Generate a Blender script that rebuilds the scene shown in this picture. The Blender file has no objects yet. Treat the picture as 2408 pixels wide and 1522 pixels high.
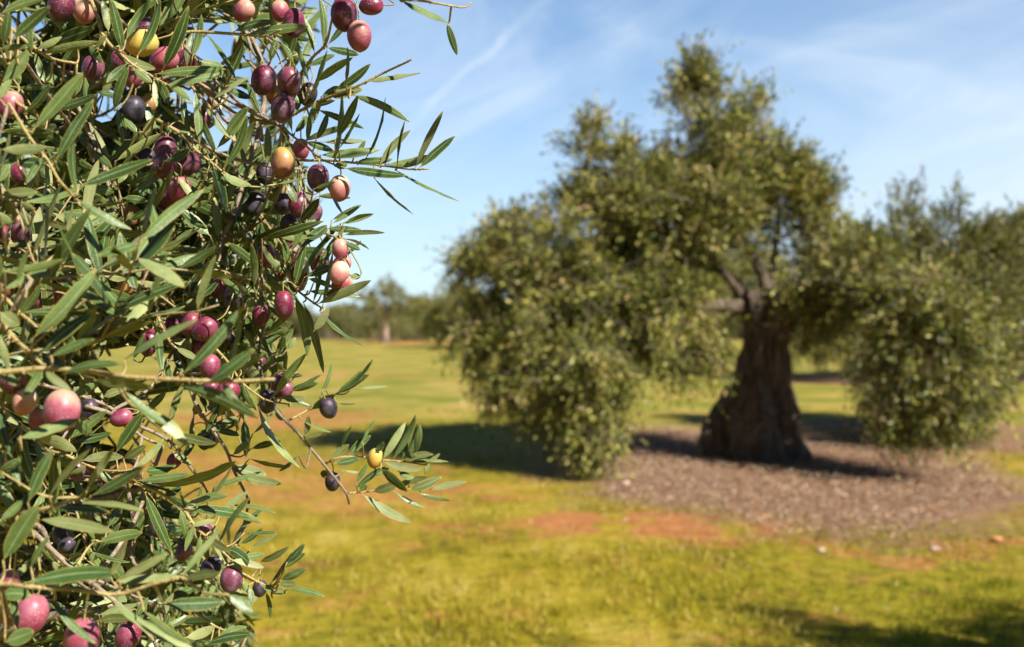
import bpy, math, random
import numpy as np
from mathutils import Vector, Matrix, Quaternion, noise as mnoise

rng = np.random.default_rng(11)
random.seed(7)
scene = bpy.context.scene
COL = scene.collection

# ------------------------------------------------------------------ camera frame: photograph pixels (2408 wide) at a depth -> metres
F, CX, HY, CAMZ = 2341.0, 1204.0, 757.0, 1.6
def P(x, y, d):
    return Vector(((x - CX) / F * d, d, CAMZ + (HY - y) / F * d))
def G(x, y):                       # ground point seen at a pixel
    d = CAMZ * F / (y - HY)
    return Vector(((x - CX) / F * d, d, 0.0))

# ------------------------------------------------------------------ object helpers
def link(o, parent=None):
    COL.objects.link(o)
    if parent is not None: o.parent = parent
    return o
def empty(name, loc):
    o = bpy.data.objects.new(name, None); o.location = loc; o.empty_display_size = .2
    return link(o)
def tag(o, label=None, cat=None, group=None, kind=None):
    if label: o['label'] = label
    if cat: o['category'] = cat
    if group: o['group'] = group
    if kind: o['kind'] = kind
    return o

class MB:
    """collects quads/tris with uv and material slot, becomes ONE mesh object"""
    def __init__(s): s.v = []; s.f = []; s.m = []; s.uv = []
    def add(s, verts, faces, mat=0, uvs=None):
        b = len(s.v); s.v.extend(verts)
        s.uv.extend(uvs if uvs is not None else [(0, 0)] * len(verts))
        for i, f in enumerate(faces):
            s.f.append([b + k for k in f])
            s.m.append(mat if isinstance(mat, int) else mat[i])
    def tube(s, pts, radii, sides=6, mat=0, cap=True):
        pts = [Vector(p) for p in pts]; n = len(pts)
        if n < 2: return
        if isinstance(radii, (int, float)): radii = [radii] * n
        up = Vector((0.31, .22, .93)); vs = []; L = 0; uv = []
        for i, p in enumerate(pts):
            t = (pts[min(i + 1, n - 1)] - pts[max(i - 1, 0)]).normalized()
            a = t.cross(up)
            if a.length < .05: a = t.cross(Vector((1, 0, 0)))
            a.normalize(); b = t.cross(a)
            if i: L += (pts[i] - pts[i - 1]).length
            for k in range(sides):
                w = 2 * math.pi * k / sides
                vs.append(p + (a * math.cos(w) + b * math.sin(w)) * radii[i]); uv.append((k / sides, L))
        fs = []
        for i in range(n - 1):
            for k in range(sides):
                k2 = (k + 1) % sides
                fs.append((i * sides + k, i * sides + k2, (i + 1) * sides + k2, (i + 1) * sides + k))
        if cap:
            fs.append(tuple(range(sides))[::-1]); fs.append(tuple((n - 1) * sides + k for k in range(sides)))
        s.add(vs, fs, mat, uv)
    def build(s, name, mats, parent=None, origin=(0, 0, 0), smooth=True):
        me = bpy.data.meshes.new(name)
        o = Vector(origin)
        me.from_pydata([tuple(Vector(v) - o) for v in s.v], [], s.f)
        for m in (mats if isinstance(mats, (list, tuple)) else [mats]): me.materials.append(m)
        me.polygons.foreach_set('material_index', s.m)
        me.polygons.foreach_set('use_smooth', [smooth] * len(s.f))
        uvl = me.uv_layers.new(name='UVMap')
        li = np.empty(len(me.loops), dtype=np.int32); me.loops.foreach_get('vertex_index', li)
        uvl.data.foreach_set('uv', np.asarray(s.uv, dtype=np.float32)[li].ravel())
        me.update()
        ob = bpy.data.objects.new(name, me); ob.location = o
        return link(ob, parent)

def smooth_path(pts, k=4):
    """Catmull-Rom through the points"""
    pts = [Vector(p) for p in pts]
    if len(pts) < 3:
        return [pts[0].lerp(pts[-1], i / k) for i in range(k + 1)]
    q = [pts[0] * 2 - pts[1]] + pts + [pts[-1] * 2 - pts[-2]]
    out = []
    for i in range(1, len(q) - 2):
        a, b, c, d = q[i - 1], q[i], q[i + 1], q[i + 2]
        for j in range(k):
            t = j / k
            out.append(.5 * ((2 * b) + (c - a) * t + (2 * a - 5 * b + 4 * c - d) * t * t + (3 * b - a - 3 * c + d) * t ** 3))
    out.append(pts[-1]); return out

def quads_object(name, verts, faces, mat, parent=None, origin=(0, 0, 0), uv=None):
    """fast path: verts (n,3) array, faces (m,4) array"""
    me = bpy.data.meshes.new(name)
    verts = np.asarray(verts, np.float32) - np.asarray(origin, np.float32)
    n, m = len(verts), len(faces)
    me.vertices.add(n); me.vertices.foreach_set('co', verts.ravel())
    me.loops.add(m * 4); me.loops.foreach_set('vertex_index', np.asarray(faces, np.int32).ravel())
    me.polygons.add(m); me.polygons.foreach_set('loop_start', np.arange(0, m * 4, 4, dtype=np.int32))
    me.polygons.foreach_set('loop_total', np.full(m, 4, dtype=np.int32))
    me.update(calc_edges=True); me.validate()
    me.materials.append(mat)
    o = bpy.data.objects.new(name, me); o.location = origin
    return link(o, parent)

# ------------------------------------------------------------------ node helpers
class NT:
    def __init__(s, name=None, tree=None):
        if tree is None:
            s.mat = bpy.data.materials.new(name); s.mat.use_nodes = True; tree = s.mat.node_tree
            for n in list(tree.nodes): tree.nodes.remove(n)
            s.out = tree.nodes.new('ShaderNodeOutputMaterial')
        s.t = tree
    def n(s, typ, **kw):
        nd = s.t.nodes.new(typ)
        for k, v in kw.items(): setattr(nd, k, v)
        return nd
    def set(s, sock, v):
        if hasattr(v, 'is_output'): s.t.links.new(v, sock)
        elif isinstance(v, (tuple, list)) and len(v) == 3 and sock.type == 'RGBA': sock.default_value = (*v, 1)
        else: sock.default_value = v
    def math(s, op, a, b=0.0, c=0.0, clamp=False):
        nd = s.n('ShaderNodeMath', operation=op); nd.use_clamp = clamp
        s.set(nd.inputs[0], a); s.set(nd.inputs[1], b); s.set(nd.inputs[2], c)
        return nd.outputs[0]
    def vmath(s, op, a, b=(0, 0, 0)):
        nd = s.n('ShaderNodeVectorMath', operation=op)
        s.set(nd.inputs[0], a); s.set(nd.inputs[1], b)
        return nd.outputs['Value'] if op in ('LENGTH', 'DOT_PRODUCT', 'DISTANCE') else nd.outputs[0]
    def mix(s, f, a, b, mode='MIX'):
        nd = s.n('ShaderNodeMix', data_type='RGBA', blend_type=mode)
        s.set(nd.inputs[0], f); s.set(nd.inputs[6], a); s.set(nd.inputs[7], b)
        return nd.outputs[2]
    def noise(s, vec, scale, detail=3, rough=.5, dist=0.0):
        nd = s.n('ShaderNodeTexNoise')
        if vec is not None: s.set(nd.inputs['Vector'], vec)
        nd.inputs['Scale'].default_value = scale; nd.inputs['Detail'].default_value = detail
        nd.inputs['Roughness'].default_value = rough; nd.inputs['Distortion'].default_value = dist
        return nd.outputs[0]
    def step(s, v, lo, hi):
        nd = s.n('ShaderNodeMapRange', interpolation_type='SMOOTHSTEP')
        s.set(nd.inputs[0], v); nd.inputs[1].default_value = lo; nd.inputs[2].default_value = hi
        nd.inputs[3].default_value = 0; nd.inputs[4].default_value = 1
        if lo > hi:
            nd.inputs[1].default_value = hi; nd.inputs[2].default_value = lo
            nd.inputs[3].default_value = 1; nd.inputs[4].default_value = 0
        return nd.outputs[0]
    def ramp(s, f, stops, interp='LINEAR'):
        nd = s.n('ShaderNodeValToRGB'); cr = nd.color_ramp; cr.interpolation = interp
        while len(cr.elements) < len(stops): cr.elements.new(.5)
        for e, (p, c) in zip(cr.elements, stops):
            e.position = p; e.color = (*c, 1)
        s.set(nd.inputs[0], f); return nd.outputs[0]
    def mapping(s, vec, scale=(1, 1, 1), rot=(0, 0, 0), loc=(0, 0, 0)):
        nd = s.n('ShaderNodeMapping'); s.set(nd.inputs[0], vec)
        nd.inputs['Scale'].default_value = scale; nd.inputs['Rotation'].default_value = rot; nd.inputs['Location'].default_value = loc
        return nd.outputs[0]
    def bump(s, h, strength=.5, dist=.01):
        nd = s.n('ShaderNodeBump'); s.set(nd.inputs['Height'], h)
        nd.inputs['Strength'].default_value = strength; nd.inputs['Distance'].default_value = dist
        return nd.outputs[0]
    def bsdf(s, color, rough=.6, spec=.4, normal=None, **kw):
        nd = s.n('ShaderNodeBsdfPrincipled')
        s.set(nd.inputs['Base Color'], color); s.set(nd.inputs['Roughness'], rough); s.set(nd.inputs['Specular IOR Level'], spec)
        if normal is not None: s.set(nd.inputs['Normal'], normal)
        for k, v in kw.items(): s.set(nd.inputs[k], v)
        return nd.outputs[0]
    def finish(s, shader):
        s.t.links.new(shader, s.out.inputs[0]); return s.mat
    def translucent(s, shader, color, f):
        tr = s.n('ShaderNodeBsdfTranslucent'); s.set(tr.inputs[0], color)
        mx = s.n('ShaderNodeMixShader'); s.set(mx.inputs[0], f)
        s.t.links.new(shader, mx.inputs[1]); s.t.links.new(tr.outputs[0], mx.inputs[2])
        return mx.outputs[0]
    def obj(s): return s.n('ShaderNodeTexCoord').outputs['Object']
    def uv(s): return s.n('ShaderNodeTexCoord').outputs['UV']
    def island(s): return s.n('ShaderNodeNewGeometry').outputs['Random Per Island']
    def orand(s): return s.n('ShaderNodeObjectInfo').outputs['Random']

# ------------------------------------------------------------------ materials
def leaf_material(name, stops, mid, rim, rough, spec, trans, tf, speck=0.0):
    n = NT(name); uv = n.uv(); sep = n.n('ShaderNodeSeparateXYZ'); n.set(sep.inputs[0], uv)
    u, v = sep.outputs[0], sep.outputs[1]
    r = n.island(); ob = n.obj()
    tone = n.math('ADD', r, n.math('MULTIPLY', n.math('SUBTRACT', n.noise(ob, 60, 4, .6), .5), .9), clamp=True)
    col = n.ramp(tone, stops)
    side = n.math('ABSOLUTE', n.math('SUBTRACT', u, .5))
    # yellowish towards tip, margin and base as olive leaves have
    ed = n.math('MAXIMUM', n.step(side, .40, .5), n.math('MAXIMUM', n.step(v, .90, 1.0), n.step(v, .13, .04)))
    col = n.mix(n.math('MULTIPLY', ed, .75), col, rim)
    col = n.mix(n.math('MULTIPLY', n.step(side, .055, .02), .8), col, mid)
    # faint side veins
    wv = n.math('SINE', n.math('MULTIPLY', n.math('SUBTRACT', v, n.math('MULTIPLY', side, .35)), 95))
    col = n.mix(n.math('MULTIPLY', n.step(wv, .5, 1.0), .12), col, mid)
    if speck:
        vo = n.n('ShaderNodeTexVoronoi'); n.set(vo.inputs['Vector'], ob); vo.inputs['Scale'].default_value = 900
        dots = n.math('MULTIPLY', n.step(vo.outputs['Distance'], .32, .16), n.step(n.noise(ob, 45, 3), .48, .66))
        col = n.mix(n.math('MULTIPLY', dots, speck), col, (.52, .60, .48))
        blotch = n.math('MULTIPLY', n.step(n.noise(ob, 210, 4, .7), .64, .76), n.step(n.noise(ob, 14, 2), .5, .64))
        col = n.mix(n.math('MULTIPLY', blotch, .55), col, (.20, .16, .05))
    h = n.math('ADD', n.noise(ob, 420, 3), n.math('MULTIPLY', n.step(side, 0, .07), .8))
    sh = n.bsdf(col, rough, spec, n.bump(h, .25, .0012))
    return n.finish(n.translucent(sh, trans, tf))

M = {}
M['leaf_top'] = leaf_material('leaf_upper', [(0, (.020, .056, .011)), (.35, (.056, .112, .023)), (.7, (.138, .200, .060)), (1, (.300, .330, .135))],
                              (.30, .33, .15), (.34, .27, .06), .40, .48, (.22, .30, .03), .08, .4)
M['leaf_under'] = leaf_material('leaf_underside', [(0, (.090, .125, .036)), (.5, (.150, .185, .065)), (1, (.30, .325, .165))],
                                (.34, .30, .11), (.34, .25, .05), .55, .3, (.30, .30, .05), .10)

def twig_material(name, a, b, sc=180):
    n = NT(name); ob = n.obj()
    c = n.ramp(n.noise(ob, sc, 5, .65), [(.3, a), (.7, b)])
    dark = n.step(n.noise(ob, sc * .35, 3), .6, .75)
    c = n.mix(n.math('MULTIPLY', dark, .4), c, tuple(x * .45 for x in a))
    return n.finish(n.bsdf(c, .6, .35, n.bump(n.noise(ob, sc * 2.4, 4), .5, .002)))
M['twig_young'] = twig_material('young_twig', (.25, .185, .055), (.43, .335, .15))
M['twig_old'] = twig_material('old_twig', (.16, .115, .08), (.34, .27, .19))
M['twig_mid'] = twig_material('greyish_twig', (.20, .15, .07), (.40, .31, .15))
M['stalk'] = twig_material('stalk', (.26, .22, .06), (.38, .32, .12), 240)

def olive_material(name, top, mid, bot, dots=.7, bloom=.25, rough=.36, shift=0.0, bloomcol=(.34, .26, .34), wr=False):
    n = NT(name); ob = n.obj(); sep = n.n('ShaderNodeSeparateXYZ'); n.set(sep.inputs[0], ob)
    z = n.math('DIVIDE', sep.outputs[2], .0125)       # -1 .. 1 along the fruit
    r = n.orand(); loc = n.n('ShaderNodeVectorMath', operation='ADD'); n.set(loc.inputs[0], ob)
    cmb = n.n('ShaderNodeCombineXYZ')
    for i in range(3): n.set(cmb.inputs[i], n.math('MULTIPLY', r, 7.3 + i))
    n.t.links.new(cmb.outputs[0], loc.inputs[1]); p = loc.outputs[0]
    f = n.math('ADD', n.math('MULTIPLY', z, -.36), n.math('ADD', n.math('MULTIPLY', n.math('SUBTRACT', n.noise(p, 75, 2), .5), .85), .5 + shift))
    f = n.math('ADD', f, n.math('MULTIPLY', n.math('SUBTRACT', r, .5), .2), clamp=True)
    c = n.ramp(f, [(.12, top), (.5, mid), (.88, bot)])
    c = n.mix(n.math('MULTIPLY', n.step(n.noise(p, 330, 4, .7), .45, .7), .35), c, n.mix(.5, c, bot))
    vo = n.n('ShaderNodeTexVoronoi'); n.set(vo.inputs['Vector'], p); vo.inputs['Scale'].default_value = 760
    d = n.math('MULTIPLY', n.step(vo.outputs['Distance'], .30, .14), n.math('MULTIPLY', n.step(n.noise(p, 130, 2), .40, .62), dots * .95))
    c = n.mix(d, c, (.66, .46, .44))
    bl = n.math('MULTIPLY', n.step(n.noise(p, 110, 3, .55), .42, .72), bloom)
    c = n.mix(bl, c, bloomcol)
    ro = n.math('ADD', rough, n.math('MULTIPLY', bl, .6))
    h = n.noise(p, 500, 3)
    if wr: h = n.math('ADD', n.math('MULTIPLY', n.noise(p, 260, 4, .7), 4), h)
    return n.finish(n.bsdf(c, ro, .45, n.bump(h, .7 if wr else .12, .003 if wr else .0015)))
OM = {
 'p': olive_material('olive_pink', (.60, .33, .22), (.33, .065, .095), (.15, .014, .048), .8, .2, shift=.03),
 'm': olive_material('olive_magenta', (.38, .10, .13), (.23, .028, .070), (.11, .012, .038), .8, .2),
 'c': olive_material('olive_cream', (.70, .50, .32), (.50, .20, .17), (.26, .04, .085), .4, .10, shift=-.12),
 'w': olive_material('olive_wine', (.24, .026, .055), (.125, .011, .036), (.055, .009, .026), .75, .16),
 'u': olive_material('olive_purple', (.21, .055, .085), (.11, .023, .048), (.050, .014, .034), .6, .36, .36),
 'b': olive_material('olive_dark', (.055, .030, .045), (.024, .018, .028), (.014, .013, .020), .15, .40, .38, bloomcol=(.13, .13, .18)),
 'y': olive_material('olive_yellow', (.55, .42, .10), (.55, .37, .06), (.42, .18, .06), .35, .08, .32, shift=-.12, bloomcol=(.5, .42, .25)),
 'o': olive_material('olive_turning', (.50, .34, .07), (.36, .19, .06), (.17, .035, .05), .4, .10, shift=.05),
 'd': olive_material('olive_dried', (.22, .08, .035), (.13, .05, .025), (.07, .03, .02), .1, .1, .7, wr=True),
}
N_SIDE = 8; N_FILL = 38; CROWN_Q = 1.0
SKY_STR = .052; SUN_STR = 5.0; EXPO = 1.02
SKY_TINT = (.58, 1.12, 1.50); CLOUD = (8.6, 9.7, 10.8)
# ------------------------------------------------------------------ near tree: what is read off the photograph, per enlarged region (scale, x0, y0)
REG = {1: (.3477, 0, 0), 2: (.3477, 529.1, 0), 3: (.3477, 0, 470.3), 4: (.3477, 529.1, 470.3), 5: (.3627, 0, 970), 6: (.3863, 470.3, 823)}
def RX(r, x, y):
    s, a, b = REG[r]; return a + x * s, b + y * s

# twigs: region, kind (y young / b brown), radius mm start>end, depth start>end, points
TWIGS = """
2 y 1.1 .7 .84 .80 390 850 450 915 540 980 640 1070 730 1110 815 1137
2 y 1.3 .7 .86 .80 440 1060 520 1085 700 1085 850 1100 1060 1120 1250 1145 1375 1143
2 y 1.6 .8 .90 .82 400 810 500 755 600 700 710 655 900 580 1080 490 1210 430 1262 402
2 y 1.6 .9 .92 .82 470 560 540 460 600 380 680 300 720 150 760 -60
2 b 3.0 2.0 .98 .93 -60 -60 100 130 180 260 240 400 265 560 262 720 240 830 205 980 140 1180 60 1450 -20 1600
2 b 1.8 1.2 .93 .86 240 830 350 840 410 900 450 980 480 1060 520 1180 540 1340
2 y 1.2 .6 .72 .78 900 -170 1160 -14 1300 2 1420 20 1530 40 1620 50 1664 18
1 y 1.4 .9 .80 .78 1180 245 1300 215 1650 235 1790 245 1900 200
1 y 1.6 .9 .76 .74 600 -40 660 120 700 240 760 320 810 360 900 440 1050 530 1125 572
1 y 1.5 .9 .80 .78 1040 800 1150 860 1250 930 1330 1020 1430 1100 1505 1162
1 y 1.4 .9 .84 .80 1240 480 1290 570 1340 640 1400 700 1500 840 1576 945
1 b 2.4 1.6 .95 .92 1280 480 1430 660 1500 780 1560 860 1590 1000 1590 1150 1640 1230
1 b 2.0 1.3 .92 .88 420 480 520 700 600 900 660 1000 720 1200 760 1420
1 y 1.1 .7 .60 .62 60 700 200 930 320 1080 400 1220 500 1330 560 1420
1 b 2.0 1.2 .98 .92 1500 -60 1640 160 1700 330 1760 420
3 y 1.8 1.0 .55 .56 -200 1170 0 1165 300 1140 600 1160 900 1200 1220 1215 1540 1228 1860 1212
3 y 1.6 .9 .60 .57 20 840 110 950 200 1030 290 1115
3 b 2.0 1.3 .84 .88 120 1200 250 1240 500 1310 640 1360 740 1400 850 1500 960 1600 1100 1660
3 b 1.8 1.2 .92 .92 1180 1000 1250 1170 1330 1400 1410 1520 1480 1640
3 y 1.4 .9 .88 .84 1060 760 1090 850 1150 960 1190 1000
3 b 1.8 1.1 .86 .80 300 460 420 500 520 560 650 520 720 520
3 y 1.3 .9 .90 .86 1300 440 1400 520 1430 500 1500 480 1600 520 1690 540
3 b 2.2 1.5 1.02 .94 1000 -60 1020 130 1040 400 1050 640 1030 830 1000 1000
4 y 1.3 .7 .85 .79 380 380 430 510 470 590 550 660 620 710 672 736
4 y 1.1 .7 .84 .79 520 170 640 215 740 250 790 295
4 y 1.5 1.0 .90 .86 -120 430 0 480 100 510 230 560 330 640
4 y 1.3 .7 .84 .84 -60 1010 30 1110 110 1230 220 1320 300 1360 428 1382
4 b 1.8 1.2 .96 .88 230 590 280 760 240 950 230 1100 260 1300
6 b 1.7 1.2 .93 .99 380 250 450 350 520 430 600 510 700 630 790 740 890 870 902 915
6 y 1.2 .8 .95 .97 535 432 650 370 740 310 832 268
6 y 1.2 .7 .99 1.00 892 872 960 868 1050 860 1150 835 1270 810 1420 835
6 y 1.1 .7 .98 1.00 765 690 850 655 970 650 1050 662 1120 670 1240 680 1372 702
6 b 1.7 1.2 .88 .90 -20 330 30 420 80 490 160 610 200 720 260 840 300 920
6 y 1.4 .8 .86 .88 130 1290 240 1350 330 1400 420 1450 440 1510
5 y 1.6 1.0 .56 .58 -200 1100 0 1112 200 1130 500 1150 760 1180 1000 1110 1172 1068
5 y 1.6 1.1 .62 .60 120 660 260 630 400 590 515 550
5 y 1.6 1.0 .82 .84 760 430 880 460 1050 530 1180 620 1260 730 1330 800 1400 860 1500 960
5 y 1.4 .9 .82 .80 300 250 410 270 520 320 640 370 760 380 885 368
5 b 2.0 1.3 .84 .92 560 -40 700 0 790 50 1000 130 1150 230 1230 350 1320 470
5 b 2.0 1.3 .80 .80 600 1110 690 1180 790 1260 880 1340 980 1460 1040 1560
5 y 1.4 .9 .78 .80 480 1080 510 980 570 880 625 832
5 b 2.2 1.5 .95 .92 800 380 840 560 870 760 860 950 900 1010
5 b 1.8 1.2 .92 .90 300 390 410 412 600 420 800 440
5 b 2.4 1.6 .80 .86 160 720 270 750 330 900 430 1000 560 1060 700 1120
5 y 1.4 .9 .88 .86 1200 1240 1300 1320 1420 1400 1560 1440
1 y 1.6 1.0 .68 .66 -120 470 0 560 120 700 240 760
1 y 1.6 1.0 .70 .74 -80 60 80 200 240 330 360 400 520 430
3 y 1.5 1.0 .66 .68 -100 200 30 280 200 330 330 310
3 y 1.5 1.0 .62 .60 -120 620 0 640 130 760 250 860
"""

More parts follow.
